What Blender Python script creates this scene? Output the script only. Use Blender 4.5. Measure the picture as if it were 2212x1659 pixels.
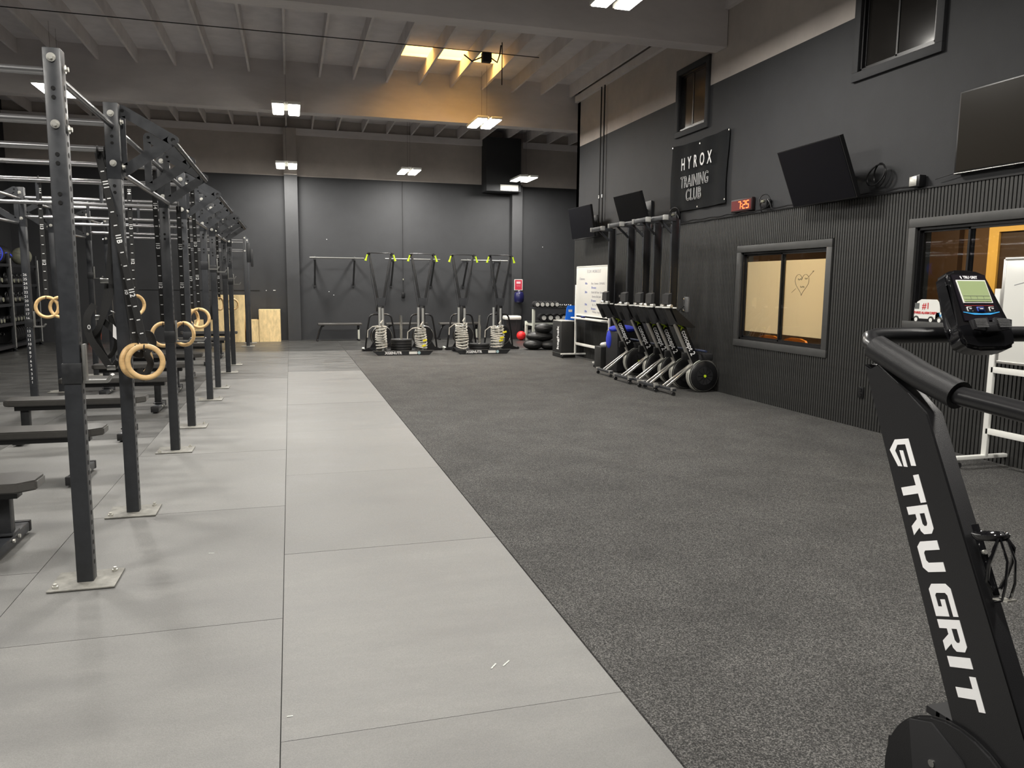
import bpy, bmesh, math, random
from mathutils import Vector, Matrix
for o in list(bpy.data.objects): bpy.data.objects.remove(o)
random.seed(7)
S = bpy.context.scene
COL = S.collection
PI = math.pi

# ---------------------------------------------------------------- camera, world, exposure
cam_d = bpy.data.cameras.new('camera'); cam = bpy.data.objects.new('camera', cam_d); COL.objects.link(cam)
cam_d.sensor_width = 36; cam_d.lens = 1660 / 2212 * 36; cam_d.clip_start = .05; cam_d.clip_end = 100
_right = Vector((.961242, -.275563, .008912)); _down = Vector((-.026931, -.126013, -.991663)); _fwd = Vector((.274388, .952988, -.128550))
m = Matrix((_right, -_down, -_fwd)).transposed().to_4x4(); m.translation = (0, 0, 1.5)
cam.matrix_world = m
S.camera = cam
w = bpy.data.worlds.new('world'); S.world = w; w.use_nodes = True
w.node_tree.nodes['Background'].inputs[0].default_value = (.02, .025, .04, 1)
w.node_tree.nodes['Background'].inputs[1].default_value = .3
S.view_settings.view_transform = 'Standard'; S.view_settings.look = 'None'
S.view_settings.exposure = 1.38; S.view_settings.gamma = 1; S.view_settings.use_curve_mapping = False

# ---------------------------------------------------------------- materials
MATS = {}
def srgb(r, g, b):
    f = lambda c: (c / 255 / 12.92) if c <= 10 else ((c / 255 + .055) / 1.055) ** 2.4
    return (f(r), f(g), f(b), 1)
def mat(name, col, rough=.5, metal=0, noise=0, scale=8, bump=0, bscale=60, emit=None, estr=0, rnoise=0, stretch=None, coat=0):
    if name in MATS: return MATS[name]
    M = bpy.data.materials.new(name); M.use_nodes = True; MATS[name] = M
    N = M.node_tree.nodes; L = M.node_tree.links; B = N['Principled BSDF']
    B.inputs['Base Color'].default_value = col; B.inputs['Roughness'].default_value = rough; B.inputs['Metallic'].default_value = metal
    B.inputs['Coat Weight'].default_value = coat
    tc = N.new('ShaderNodeTexCoord'); mp = N.new('ShaderNodeMapping'); L.new(tc.outputs['Object'], mp.inputs[0])
    if stretch: mp.inputs['Scale'].default_value = stretch
    if noise or rnoise:
        n = N.new('ShaderNodeTexNoise'); n.inputs['Scale'].default_value = scale; n.inputs['Detail'].default_value = 6; n.inputs['Roughness'].default_value = .65
        L.new(mp.outputs[0], n.inputs['Vector'])
        if noise:
            r = N.new('ShaderNodeValToRGB'); L.new(n.outputs['Fac'], r.inputs[0])
            r.color_ramp.elements[0].position = .3; r.color_ramp.elements[1].position = .7
            r.color_ramp.elements[0].color = [max(0, c * (1 - noise)) for c in col[:3]] + [1]
            r.color_ramp.elements[1].color = [min(1, c * (1 + noise)) for c in col[:3]] + [1]
            L.new(r.outputs[0], B.inputs['Base Color'])
        if rnoise:
            mr = N.new('ShaderNodeMapRange'); L.new(n.outputs['Fac'], mr.inputs[0]); mr.inputs[1].default_value = .3; mr.inputs[2].default_value = .7
            mr.inputs[3].default_value = rough - rnoise; mr.inputs[4].default_value = rough + rnoise; L.new(mr.outputs[0], B.inputs['Roughness'])
    if bump:
        n2 = N.new('ShaderNodeTexNoise'); n2.inputs['Scale'].default_value = bscale; n2.inputs['Detail'].default_value = 4
        L.new(mp.outputs[0], n2.inputs['Vector'])
        bp = N.new('ShaderNodeBump'); bp.inputs['Strength'].default_value = bump; bp.inputs['Distance'].default_value = .01
        L.new(n2.outputs['Fac'], bp.inputs['Height']); L.new(bp.outputs[0], B.inputs['Normal'])
    if emit: B.inputs['Emission Color'].default_value = emit; B.inputs['Emission Strength'].default_value = estr
    return M

def turf_mat():
    M = bpy.data.materials.new('turf'); M.use_nodes = True; MATS['turf'] = M
    N = M.node_tree.nodes; L = M.node_tree.links; B = N['Principled BSDF']
    tc = N.new('ShaderNodeTexCoord')
    n = N.new('ShaderNodeTexNoise'); n.inputs['Scale'].default_value = 170; n.inputs['Detail'].default_value = 3; n.inputs['Roughness'].default_value = .8
    L.new(tc.outputs['Object'], n.inputs['Vector'])
    r = N.new('ShaderNodeValToRGB'); L.new(n.outputs['Fac'], r.inputs[0])
    e = r.color_ramp.elements; e[0].position = .38; e[0].color = (.008, .008, .008, 1); e[1].position = .63; e[1].color = (.23, .223, .212, 1)
    e2 = r.color_ramp.elements.new(.50); e2.color = (.048, .047, .045, 1)
    n2 = N.new('ShaderNodeTexNoise'); n2.inputs['Scale'].default_value = 2.2; n2.inputs['Detail'].default_value = 5
    L.new(tc.outputs['Object'], n2.inputs['Vector'])
    mr = N.new('ShaderNodeMapRange'); L.new(n2.outputs['Fac'], mr.inputs[0]); mr.inputs[1].default_value = .3; mr.inputs[2].default_value = .7; mr.inputs[3].default_value = .78; mr.inputs[4].default_value = 1.2
    mx = N.new('ShaderNodeMix'); mx.data_type = 'RGBA'; mx.blend_type = 'MULTIPLY'; mx.inputs[0].default_value = 1
    L.new(r.outputs[0], mx.inputs[6]); L.new(mr.outputs[0], mx.inputs[7]); L.new(mx.outputs[2], B.inputs['Base Color'])
    B.inputs['Roughness'].default_value = .85
    bp = N.new('ShaderNodeBump'); bp.inputs['Strength'].default_value = .9; bp.inputs['Distance'].default_value = .012
    L.new(n.outputs['Fac'], bp.inputs['Height']); L.new(bp.outputs[0], B.inputs['Normal'])
    return M
def rubber_mat(name, c, rough):
    M = bpy.data.materials.new(name); M.use_nodes = True; MATS[name] = M
    N = M.node_tree.nodes; L = M.node_tree.links; B = N['Principled BSDF']
    tc = N.new('ShaderNodeTexCoord'); oi = N.new('ShaderNodeObjectInfo')
    ad = N.new('ShaderNodeVectorMath'); ad.operation = 'ADD'; L.new(tc.outputs['Object'], ad.inputs[0])
    cb = N.new('ShaderNodeCombineXYZ'); mu = N.new('ShaderNodeMath'); mu.operation = 'MULTIPLY'; mu.inputs[1].default_value = 37
    L.new(oi.outputs['Random'], mu.inputs[0]); L.new(mu.outputs[0], cb.inputs[0]); L.new(mu.outputs[0], cb.inputs[1]); L.new(cb.outputs[0], ad.inputs[1])
    mp = N.new('ShaderNodeMapping'); mp.inputs['Scale'].default_value = (1, 2.6, 1); L.new(ad.outputs[0], mp.inputs[0])
    n = N.new('ShaderNodeTexNoise'); n.inputs['Scale'].default_value = 1.6; n.inputs['Detail'].default_value = 9; n.inputs['Roughness'].default_value = .62
    L.new(mp.outputs[0], n.inputs['Vector'])
    r = N.new('ShaderNodeValToRGB'); L.new(n.outputs['Fac'], r.inputs[0]); e = r.color_ramp.elements
    e[0].position = .33; e[0].color = (c * .78, c * .775, c * .75, 1); e[1].position = .68; e[1].color = (c * 1.18, c * 1.17, c * 1.12, 1)
    g = N.new('ShaderNodeTexNoise'); g.inputs['Scale'].default_value = 260; g.inputs['Detail'].default_value = 2; L.new(ad.outputs[0], g.inputs['Vector'])
    gm = N.new('ShaderNodeMapRange'); L.new(g.outputs['Fac'], gm.inputs[0]); gm.inputs[1].default_value = .3; gm.inputs[2].default_value = .7; gm.inputs[3].default_value = .86; gm.inputs[4].default_value = 1.14
    hv = N.new('ShaderNodeMapRange'); L.new(oi.outputs['Random'], hv.inputs[0]); hv.inputs[3].default_value = .92; hv.inputs[4].default_value = 1.07
    mm = N.new('ShaderNodeMath'); mm.operation = 'MULTIPLY'; L.new(gm.outputs[0], mm.inputs[0]); L.new(hv.outputs[0], mm.inputs[1])
    mx = N.new('ShaderNodeMix'); mx.data_type = 'RGBA'; mx.blend_type = 'MULTIPLY'; mx.inputs[0].default_value = 1
    L.new(r.outputs[0], mx.inputs[6]); L.new(mm.outputs[0], mx.inputs[7]); L.new(mx.outputs[2], B.inputs['Base Color'])
    rr = N.new('ShaderNodeMapRange'); L.new(n.outputs['Fac'], rr.inputs[0]); rr.inputs[1].default_value = .3; rr.inputs[2].default_value = .7; rr.inputs[3].default_value = rough - .1; rr.inputs[4].default_value = rough + .12
    L.new(rr.outputs[0], B.inputs['Roughness'])
    bp = N.new('ShaderNodeBump'); bp.inputs['Strength'].default_value = .25; bp.inputs['Distance'].default_value = .004
    L.new(g.outputs['Fac'], bp.inputs['Height']); L.new(bp.outputs[0], B.inputs['Normal'])
    return M
def glass_mat(name, tint, gloss=.04):
    M = bpy.data.materials.new(name); M.use_nodes = True; MATS[name] = M
    N = M.node_tree.nodes; L = M.node_tree.links; N.remove(N['Principled BSDF'])
    t = N.new('ShaderNodeBsdfTransparent'); t.inputs[0].default_value = tint
    g = N.new('ShaderNodeBsdfGlossy'); g.inputs['Roughness'].default_value = .02
    fr = N.new('ShaderNodeFresnel'); fr.inputs[0].default_value = 1.5; a = N.new('ShaderNodeMath'); a.operation = 'ADD'; a.inputs[1].default_value = gloss
    ge = N.new('ShaderNodeNewGeometry'); nb = N.new('ShaderNodeMath'); nb.operation = 'SUBTRACT'; nb.inputs[0].default_value = 1; L.new(ge.outputs['Backfacing'], nb.inputs[1])
    ml = N.new('ShaderNodeMath'); ml.operation = 'MULTIPLY'
    L.new(fr.outputs[0], a.inputs[0]); L.new(a.outputs[0], ml.inputs[0]); L.new(nb.outputs[0], ml.inputs[1]); mx = N.new('ShaderNodeMixShader'); L.new(ml.outputs[0], mx.inputs[0]); L.new(t.outputs[0], mx.inputs[1]); L.new(g.outputs[0], mx.inputs[2])
    L.new(mx.outputs[0], N['Material Output'].inputs[0]); return M
def film_mat(name, col):
    M = bpy.data.materials.new(name); M.use_nodes = True; MATS[name] = M
    N = M.node_tree.nodes; L = M.node_tree.links; N.remove(N['Principled BSDF'])
    d = N.new('ShaderNodeBsdfDiffuse'); d.inputs[0].default_value = col; t = N.new('ShaderNodeBsdfTranslucent'); t.inputs[0].default_value = col
    mx = N.new('ShaderNodeMixShader'); mx.inputs[0].default_value = .6; L.new(d.outputs[0], mx.inputs[1]); L.new(t.outputs[0], mx.inputs[2])
    L.new(mx.outputs[0], N['Material Output'].inputs[0]); return M

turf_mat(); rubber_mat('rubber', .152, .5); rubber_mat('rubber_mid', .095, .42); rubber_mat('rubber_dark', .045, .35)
glass_mat('glass', (.93, .95, .95, 1)); glass_mat('glass_dark', (.5, .55, .6, 1), .03); film_mat('film', srgb(244, 228, 196))
WALL = mat('wall_paint', (.025, .026, .0285, 1), .75, noise=.1, scale=3, bump=.12, bscale=180)
WALLUP = mat('upper_paint', (.44, .40, .37, 1), .85, noise=.1, scale=2)
CEIL = mat('ceiling_paint', (.68, .655, .67, 1), .85, noise=.1, scale=3)
BEAM = mat('beam_paint', (.66, .625, .62, 1), .8, noise=.12, scale=2, stretch=(.3, 1, 1))
SLAT = mat('slat_felt', (.029, .029, .028, 1), .5, noise=.15, scale=20)
SLATB = mat('slat_backing', (.003, .003, .003, 1), .95)
TRIM = mat('window_trim', (.050, .050, .049, 1), .5, noise=.1, scale=10)
CONC = mat('concrete', (.01, .01, .01, 1), .9)
STEEL = mat('black_steel', (.020, .021, .023, 1), .42, noise=.2, scale=20, rnoise=.08)
STEELG = mat('grey_steel', (.027, .029, .033, 1), .4, noise=.2, scale=14, rnoise=.08)
HOLE = mat('hole', (.002, .002, .002, 1), .9)
CHROME = mat('chrome', (.62, .62, .60, 1), .25, 1)
ZINC = mat('zinc', (.70, .69, .64, 1), .35, .8)
BARM = mat('bare_bar', (.42, .42, .43, 1), .28, .95)
CUP = mat('cup_grey', (.20, .20, .19, 1), .4, .5)
PLATE = mat('worn_plate', (.19, .185, .165, 1), .5, .0, noise=.35, scale=20)
VINYL = mat('vinyl', (.055, .052, .048, 1), .30, noise=.12, scale=25, bump=.05, bscale=300)
VINYL.node_tree.nodes['Principled BSDF'].inputs['Specular IOR Level'].default_value = .95
BLACK = mat('black_plastic', (.008, .008, .009, 1), .35)
BLACKM = mat('black_matte', (.012, .012, .013, 1), .7)
GLOSSB = mat('gloss_black', (.006, .006, .007, 1), .12, coat=.6)
TREADB = mat('treadmill_black', (.010, .010, .011, 1), .38, bump=.12, bscale=500)
WOODR = mat('birch', srgb(222, 186, 132), .45, noise=.14, scale=14, stretch=(1, 1, 4))
PLY = mat('plywood', srgb(222, 196, 145), .6, noise=.22, scale=5, stretch=(3, 1, 1))
WHITE = mat('white_paint', (.80, .80, .76, 1), .35)
BOARD = mat('board_white', (.78, .78, .74, 1), .2)
STRAP = mat('strap_black', (.010, .010, .010, 1), .75, bump=.2, bscale=400)
RUBB = mat('rubber_black', (.012, .012, .013, 1), .55, noise=.2, scale=30)
ROPE = mat('rope', (.50, .48, .43, 1), .85, noise=.25, scale=60)
YEL = mat('lime_plastic', srgb(196, 226, 40), .4)
YELT = mat('yellow_tape', srgb(235, 220, 40), .5)
RED = mat('red_rubber', srgb(225, 38, 40), .5)
ORANGE = mat('orange_plastic', srgb(235, 80, 25), .45)
ORCH = mat('orange_chair', srgb(255, 150, 10), .4)
BLUE = mat('blue_plastic', srgb(10, 105, 225), .5)
BLUEF = mat('blue_fabric', srgb(40, 60, 200), .8, bump=.3, bscale=20)
NAVY = mat('navy_plastic', srgb(25, 25, 70), .35)
GREYB = mat('grey_ball', srgb(120, 120, 105), .8, noise=.2, scale=9)
ALU = mat('aluminium', (.72, .71, .68, 1), .3, .9)
BANNER = mat('banner_cloth', (.016, .018, .021, 1), .8, bump=.15, bscale=90)
SCREEN = mat('tv_screen', (.004, .004, .006, 1), .3)
SCREEN.node_tree.nodes['Principled BSDF'].inputs['Specular IOR Level'].default_value = .15
LCD = mat('lcd', srgb(150, 165, 120), .3)
PRINT = mat('white_print', (.85, .85, .85, 1), .5)
GREYPRINT = mat('marker_print', (.33, .33, .38, 1), .8)
BLUEPRINT = mat('blue_print', srgb(60, 90, 190), .6)
CYANP = mat('cyan_print', srgb(40, 150, 215), .5)
REDP = mat('red_print', srgb(200, 45, 50), .6)
DARKP = mat('dark_print', (.05, .045, .04, 1), .7)
DIGIT = mat('led_digit', (.3, .05, .02, 1), .5, emit=(1, .10, .02, 1), estr=2.2)
CLOCKF = mat('clock_face', (.03, .001, .001, 1), .6, emit=(1, .0, .0, 1), estr=.04)
LAMP = mat('lamp_panel', (1, 1, 1, 1), .5, emit=(1, .95, .84, 1), estr=14)
SKYL = mat('skylight_panel', (1, .6, .1, 1), .5, emit=(1, .60, .17, 1), estr=8)
WELL = mat('well_white', (.75, .68, .55, 1), .8)
OFFW = mat('office_wall', srgb(88, 62, 34), .8)
OFFD = mat('office_door', srgb(62, 42, 24), .5)
AMBER = mat('amber_casing', srgb(240, 190, 95), .5)
MINTPOST = mat('pale_post', (.62, .64, .56, 1), .45)
SLATE = mat('sign_slate', srgb(95, 98, 96), .6)

# ---------------------------------------------------------------- mesh builder
def _mat3(axis):
    z = Vector(axis).normalized(); x = z.orthogonal().normalized(); y = z.cross(x)
    return Matrix((x, y, z)).transposed()
class MB:
    def __init__(s): s.bm = bmesh.new(); s.mi = 0
    def _f(s, vs, smooth=False):
        try: f = s.bm.faces.new(vs)
        except ValueError: return None
        f.material_index = s.mi; f.smooth = smooth; return f
    def box(s, c, d, rot=None, bev=0):
        r = bmesh.ops.create_cube(s.bm, size=1); vs = r['verts']
        M = Matrix.Translation(c) @ (rot.to_4x4() if rot else Matrix()) @ Matrix.Diagonal((*d, 1))
        bmesh.ops.transform(s.bm, matrix=M, verts=vs)
        fs = set(f for v in vs for f in v.link_faces)
        for f in fs: f.material_index = s.mi
        if bev:
            es = list(set(e for v in vs for e in v.link_edges))
            rr = bmesh.ops.bevel(s.bm, geom=es, offset=bev, segments=2, affect='EDGES', profile=.5)
            for f in rr['faces']: f.material_index = s.mi; f.smooth = True
        return s
    def b2(s, x0, x1, y0, y1, z0, z1, bev=0):
        return s.box(((x0 + x1) / 2, (y0 + y1) / 2, (z0 + z1) / 2), (abs(x1 - x0), abs(y1 - y0), abs(z1 - z0)), None, bev)
    def bar(s, p0, p1, wd, h, up=(0, 0, 1), bev=0):
        p0 = Vector(p0); p1 = Vector(p1); y = (p1 - p0); L = y.length; y.normalize(); u = Vector(up)
        if abs(y.dot(u)) > .99: u = Vector((0, 1, 0)) if abs(y.y) < .9 else Vector((1, 0, 0))
        x = y.cross(u).normalized(); z = x.cross(y)
        return s.box((p0 + p1) / 2, (wd, L, h), Matrix((x, y, z)).transposed(), bev)
    def tube(s, pts, r, n=8, closed=False, caps=True, flat=1.0, up=None):
        P = [Vector(p) for p in pts]; m = len(P); rings = []; prev = None
        rs = r if isinstance(r, (list, tuple)) else [r] * m
        for i in range(m):
            a = P[(i - 1) % m] if (closed or i > 0) else P[i]; b = P[(i + 1) % m] if (closed or i < m - 1) else P[i]
            t = (b - a).normalized()
            if prev is None: x = (Vector(up).cross(t) if up else t.orthogonal()).normalized()
            else:
                x = prev - t * prev.dot(t); x = x.normalized() if x.length > 1e-6 else t.orthogonal().normalized()
            prev = x; y = t.cross(x)
            rings.append([s.bm.verts.new(P[i] + x * math.cos(2 * PI * k / n + PI / n) * rs[i] + y * math.sin(2 * PI * k / n + PI / n) * rs[i] * flat) for k in range(n)])
        for i in range(m if closed else m - 1):
            A = rings[i]; B = rings[(i + 1) % m]
            for k in range(n): s._f((A[k], A[(k + 1) % n], B[(k + 1) % n], B[k]), n > 4)
        if caps and not closed: s._f(rings[0][::-1]); s._f(rings[-1])
        return s
    def cyl(s, p0, p1, r, r2=None, n=16): return s.tube([p0, p1], [r, r if r2 is None else r2], n)
    def lathe(s, prof, o, axis=(0, 0, 1), n=24):
        M = _mat3(axis); o = Vector(o); rings = []
        for r, h in prof:
            rings.append([s.bm.verts.new(o + M @ Vector((max(r, 1e-4) * math.cos(2 * PI * k / n), max(r, 1e-4) * math.sin(2 * PI * k / n), h))) for k in range(n)])
        for A, B in zip(rings, rings[1:]):
            for k in range(n): s._f((A[k], A[(k + 1) % n], B[(k + 1) % n], B[k]), True)
        s._f(rings[0][::-1]); s._f(rings[-1]); return s
    def sph(s, c, r, sc=(1, 1, 1), n=16, jit=0):
        rr = bmesh.ops.create_uvsphere(s.bm, u_segments=n, v_segments=max(6, n // 2 + 2), radius=r)
        for v in rr['verts']:
            k = 1 + (random.random() - .5) * jit
            v.co = Vector((v.co.x * sc[0], v.co.y * sc[1], v.co.z * sc[2])) * k + Vector(c)
        for f in set(f for v in rr['verts'] for f in v.link_faces): f.smooth = True; f.material_index = s.mi
        return s
    def torus(s, c, axis, R, r, n=28, k=8, sy=1):
        M = _mat3(axis); c = Vector(c)
        return s.tube([c + M @ Vector((R * math.cos(2 * PI * i / n), R * sy * math.sin(2 * PI * i / n), 0)) for i in range(n)], r, k, closed=True)
    def prism(s, pts, vec, smooth=False):
        v = Vector(vec); A = [s.bm.verts.new(Vector(p)) for p in pts]; B = [s.bm.verts.new(Vector(p) + v) for p in pts]
        s._f(A[::-1]); s._f(B); n = len(pts)
        for i in range(n): s._f((A[i], A[(i + 1) % n], B[(i + 1) % n], B[i]), smooth)
        return s
    def quad(s, *p): s._f([s.bm.verts.new(Vector(q)) for q in p]); return s
    def mesh(s, name, mats, auto=True):
        bmesh.ops.recalc_face_normals(s.bm, faces=s.bm.faces)
        me = bpy.data.meshes.new(name); s.bm.to_mesh(me); s.bm.free()
        for m_ in (mats if isinstance(mats, (list, tuple)) else [mats]): me.materials.append(m_)
        if auto: me.set_sharp_from_angle(angle=math.radians(38))
        return me
    def ob(s, name, mats, parent=None, **kw):
        return link(name, s.mesh(name, mats), parent, **kw)
def link(name, data, parent=None, label=None, cat=None, group=None, kind=None, loc=None, rot=None):
    o = bpy.data.objects.new(name, data); COL.objects.link(o)
    if parent is not None: o.parent = parent
    if loc: o.location = loc
    if rot: o.rotation_euler = rot
    tag(o, label, cat, group, kind); return o
def tag(o, label=None, cat=None, group=None, kind=None):
    if label: o['label'] = label
    if cat: o['category'] = cat
    if group: o['group'] = group
    if kind: o['kind'] = kind
    return o
def thing(name, label, cat, loc=(0, 0, 0), rz=0, group=None):
    return link(name, None, None, label, cat, group, None, loc, (0, 0, rz))
def dup(o, parent=None, **kw):
    c = o.copy(); COL.objects.link(c); c.parent = parent
    for k, v in kw.items():
        if k == 'loc': c.location = v
        elif k == 'rz': c.rotation_euler = (0, 0, v)
        else: c[k] = v
    for ch in o.children: dup(ch, c)
    return c
def text(body, size, M4, material, name, parent, extrude=.001, bold=0, shear=0, align='CENTER', outline=0, spacing=1, line=1, xs=1, loc_parent=True):
    cu = bpy.data.curves.new('t', 'FONT'); cu.body = body; cu.size = size; cu.extrude = extrude; cu.offset = bold; cu.shear = shear
    cu.align_x = align; cu.align_y = 'CENTER'; cu.space_character = spacing; cu.space_line = line; cu.resolution_u = 3
    if outline: cu.fill_mode = 'NONE'; cu.extrude = 0; cu.bevel_depth = outline; cu.bevel_resolution = 0
    t = bpy.data.objects.new('t', cu); COL.objects.link(t)
    bpy.context.view_layer.update()
    me = bpy.data.meshes.new_from_object(t.evaluated_get(bpy.context.evaluated_depsgraph_get()))
    bpy.data.objects.remove(t); bpy.data.curves.remove(cu)
    me.transform(M4 @ Matrix.Diagonal((xs, 1, 1, 1))); me.materials.clear(); me.materials.append(material); me.name = name
    return link(name, me, parent)
def frame(o, x, y, s=1):      # 4x4: text x axis -> x, text y axis -> y
    x = Vector(x).normalized(); y = Vector(y).normalized(); z = x.cross(y)
    M = Matrix((x, y, z)).transposed().to_4x4(); M.translation = o; return M
def cells(mb, axis, pos, th, u0, u1, z0, z1, holes, split=None):
    us = sorted({u0, u1, *[a for h in holes for a in h[:2]]}); zs = sorted({z0, z1, *[a for h in holes for a in h[2:]], *([split] if split else [])})
    for a, b in zip(us, us[1:]):
        if b <= u0 or a >= u1: continue
        for c, d in zip(zs, zs[1:]):
            mu, mz = (a + b) / 2, (c + d) / 2
            if any(h[0] < mu < h[1] and h[2] < mz < h[3] for h in holes): continue
            mb.mi = 1 if (split and mz > split) else 0
            if axis == 'X': mb.b2(pos, pos + th, a, b, c, d)
            else: mb.b2(a, b, pos, pos + th, c, d)

# ================================================================ SETTING
# ---- floor: concrete slab with rubber mats and turf roll laid on it
fl = MB().b2(-6.6, 8.7, -3, 21.2, -.1, -.012).ob('floor', CONC, kind='structure')
G = .0035
SCF = [(.735, 2.78, .045, .9), (.79, 2.79, .05, .8), (-.04, 2.62, .02, 0), (-.46, 4.42, .03, -.2)]
def rmat(x0, x1, y0, y1, mt='rubber'):
    MB().box((0, 0, 0), (x1 - x0 - G, y1 - y0 - G, .012)).ob('rubber_mat', MATS[mt], fl, loc=((x0 + x1) / 2, (y0 + y1) / 2, -.006 + random.uniform(-.0008, .0004)))
cols = [(-.07, 1.15, .64), (-1.29, -.07, -.21), (-2.51, -1.29, .68), (-3.73, -2.51, -.21), (-4.95, -3.73, .64), (-6.3, -4.95, -.21)]
for x0, x1, ph in cols:
    y = ph - 1.83 * 2
    while y < 17.2:
        y1 = min(y + 1.83, 17.5) if y + 1.83 > 16.9 else y + 1.83
        if y1 > 16.9: y1 = 17.5
        if y1 > -3: rmat(x0, x1, max(y, -3), y1, 'rubber' if (x0 > -2 and y < 12.5) or (x0 > -3 and y < 8) else ('rubber_dark' if x0 < -3.5 and y > 9 else 'rubber_mid'))  # left columns get darker rubber: the weaker light there is put into the colour
        y = y1
y = 17.5
for x0, x1 in [(-6.3, -4.95), (-4.95, -3.73), (-3.73, -2.51), (-2.51, -1.29), (-1.29, -.07), (-.07, 1.15), (1.15, 2.98), (2.98, 4.81), (4.81, 6.64), (6.64, 8.5)]:
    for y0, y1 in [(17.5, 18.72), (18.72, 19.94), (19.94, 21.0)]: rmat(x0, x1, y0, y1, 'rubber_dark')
mb = MB().b2(1.154, 5.85, -3, 17.498, -.012, .003); mb.b2(5.85, 8.5, 15.62, 17.498, -.012, .003)
mb.ob('turf', MATS['turf'], fl)
for x, y, l_, a in SCF: MB().box((0, 0, .0004), (l_, .006, .0005)).ob('scuff_mark', mat('scuff', (.5, .52, .48, 1), .6, noise=.5, scale=200), fl, loc=(x, y, .0005), rot=(0, 0, a))
# ---- back wall with two pilasters
mb = MB(); mb.b2(-6.6, 8.7, 21.0, 21.2, -.05, 4.2); mb.mi = 1; mb.b2(-6.6, 8.7, 21.0, 21.2, 4.2, 5.7)
wb = mb.ob('wall_back', [WALL, WALLUP], kind='structure')
PIL = mat('pilaster_paint', (.031, .032, .0345, 1), .7, noise=.1, scale=3)
for x0, x1 in ((-.07, .25), (5.93, 6.22)):
    mb = MB(); mb.b2(x0, x1, 20.72, 20.998, 0, 4.2); mb.mi = 1; mb.b2(x0, x1, 20.72, 20.998, 4.2, 5.35); mb.ob('pilaster', [PIL, WALLUP], wb)
mb = MB(); mb.b2(-6.6, 8.5, 20.9, 20.995, 5.22, 5.38); mb.ob('ledger', BEAM, wb)
for (x, z) in [(.95, 2.62), (.98, 1.26), (1.1, 1.17), (6.9, 2.55), (-.6, 1.28), (-.42, 1.285)]:
    MB().b2(x, x + .02 + .04 * (z > 1.28 and x < 0), 20.992, 20.999, z, z + .015).ob('paint_chip', PRINT, wb)
MB().b2(-3.6, -.75, 20.99, 20.999, 1.283, 1.292).ob('wall_seam', HOLE, wb)
MB().b2(-6.6, -6.3, -3, 21.2, -.05, 5.7).ob('wall_left', WALL, kind='structure')
MB().b2(-6.6, 8.7, -3.2, -3, -.05, 5.7).ob('wall_front', WALL, kind='structure')
# ---- right wall (X 5.87): slatted below 2.44, dark paint to 4.35, taupe above
W1 = (7.48, 9.21, .79, 1.95); W2 = (4.05, 6.20, 1.18, 2.08); W3 = (10.33, 11.14, 3.86, 4.70); W4 = (6.14, 7.16, 3.76, 5.0)
mb = MB(); cells(mb, 'X', 5.87, .16, -3, 15.6, -.05, 5.7, [W1, W2, W3, W4], split=4.35)
wr = mb.ob('wall_right', [WALL, WALLUP], kind='structure')
mb = MB(); cells(mb, 'X', 5.862, .007, -3, 15.59, 0, 2.44, [W1, W2]); mb.ob('slat_backing', SLATB, wr)
slm = {}
def slat(y, z0, z1, many=None):
    if many is not None: many.b2(5.846, 5.862, y, y + .027, z0, z1); return
    k = (round(z0, 3), round(z1, 3))
    if k not in slm: slm[k] = MB().b2(-.008, .008, 0, .027, z0, z1).mesh('slat', SLAT)
    link('slat', slm[k], wr, loc=(5.854, y, 0))
far = MB(); k = 0
cnt = 0
yy = 4.0
while yy < 15.57:
    segs = [(0.003, 2.438)]
    if 7.38 < yy + .02 < 9.30: segs = [(.003, .70), (2.045, 2.438)]
    if yy + .02 < 6.29: segs = [(.003, 1.10), (2.165, 2.438)]
    for a, b in segs:
        if yy < 12.8: slat(yy, a, b); cnt += 1
        else: slat(yy, a, b, far)
    yy += .0397
far.ob('slat_run', SLAT, wr, kind='stuff')
# outer corner end wall and the part of the hall beyond it
mb = MB(); mb.b2(5.87, 8.7, 15.45, 15.6, -.05, 4.35); mb.mi = 1; mb.b2(5.87, 8.7, 15.45, 15.6, 4.35, 5.7)
mb.ob('wall_corner', [WALL, WALLUP], kind='structure')
MB().b2(8.5, 8.7, 15.6, 21.2, -.05, 5.7).ob('wall_far_right', WALL, kind='structure')
MB().b2(5.835, 5.87, -3, 15.6, 2.44, 2.455).ob('trim_1', BLACKM, kind='structure')
MB().b2(5.80, 5.87, -3, 15.6, 5.25, 5.38).ob('trim_2', BEAM, kind='structure')
# ---- ceiling: deck, joists, glulam beams, skylight
mb = MB()
for a, b, c, d in [(-6.6, 8.7, -3, 14.06), (-6.6, 8.7, 14.68, 21.2), (-6.6, 1.96, 14.06, 14.68), (3.81, 8.7, 14.06, 14.68)]: mb.b2(a, b, c, d, 5.63, 5.68)
ce = mb.ob('ceiling', CEIL, kind='structure')
jm = MB().b2(-.019, .019, 0, 5.58, 5.38, 5.63).mesh('joist', BEAM); jm2 = MB().b2(-.019, .019, 0, 5.03, 5.38, 5.63).mesh('joist', BEAM)
for i in range(-10, 9):
    x = .65 + .635 * i
    link('joist', jm, ce, loc=(x, 10.12, 0)); link('joist', jm2, ce, loc=(x, 15.98, 0)); link('joist', jm, ce, loc=(x, 4.25, 0))
for i in range(9, 12): link('joist', jm2, ce, loc=(.65 + .635 * i, 15.98, 0))
for y0, y1, z0 in ((3.95, 4.25, 4.75), (9.83, 10.12, 4.76), (15.70, 15.98, 4.72)):
    MB().b2(-6.4, 5.86 if y0 < 15 else 8.6, y0, y1, z0, 5.63).ob('glulam_beam', BEAM, ce)
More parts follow.
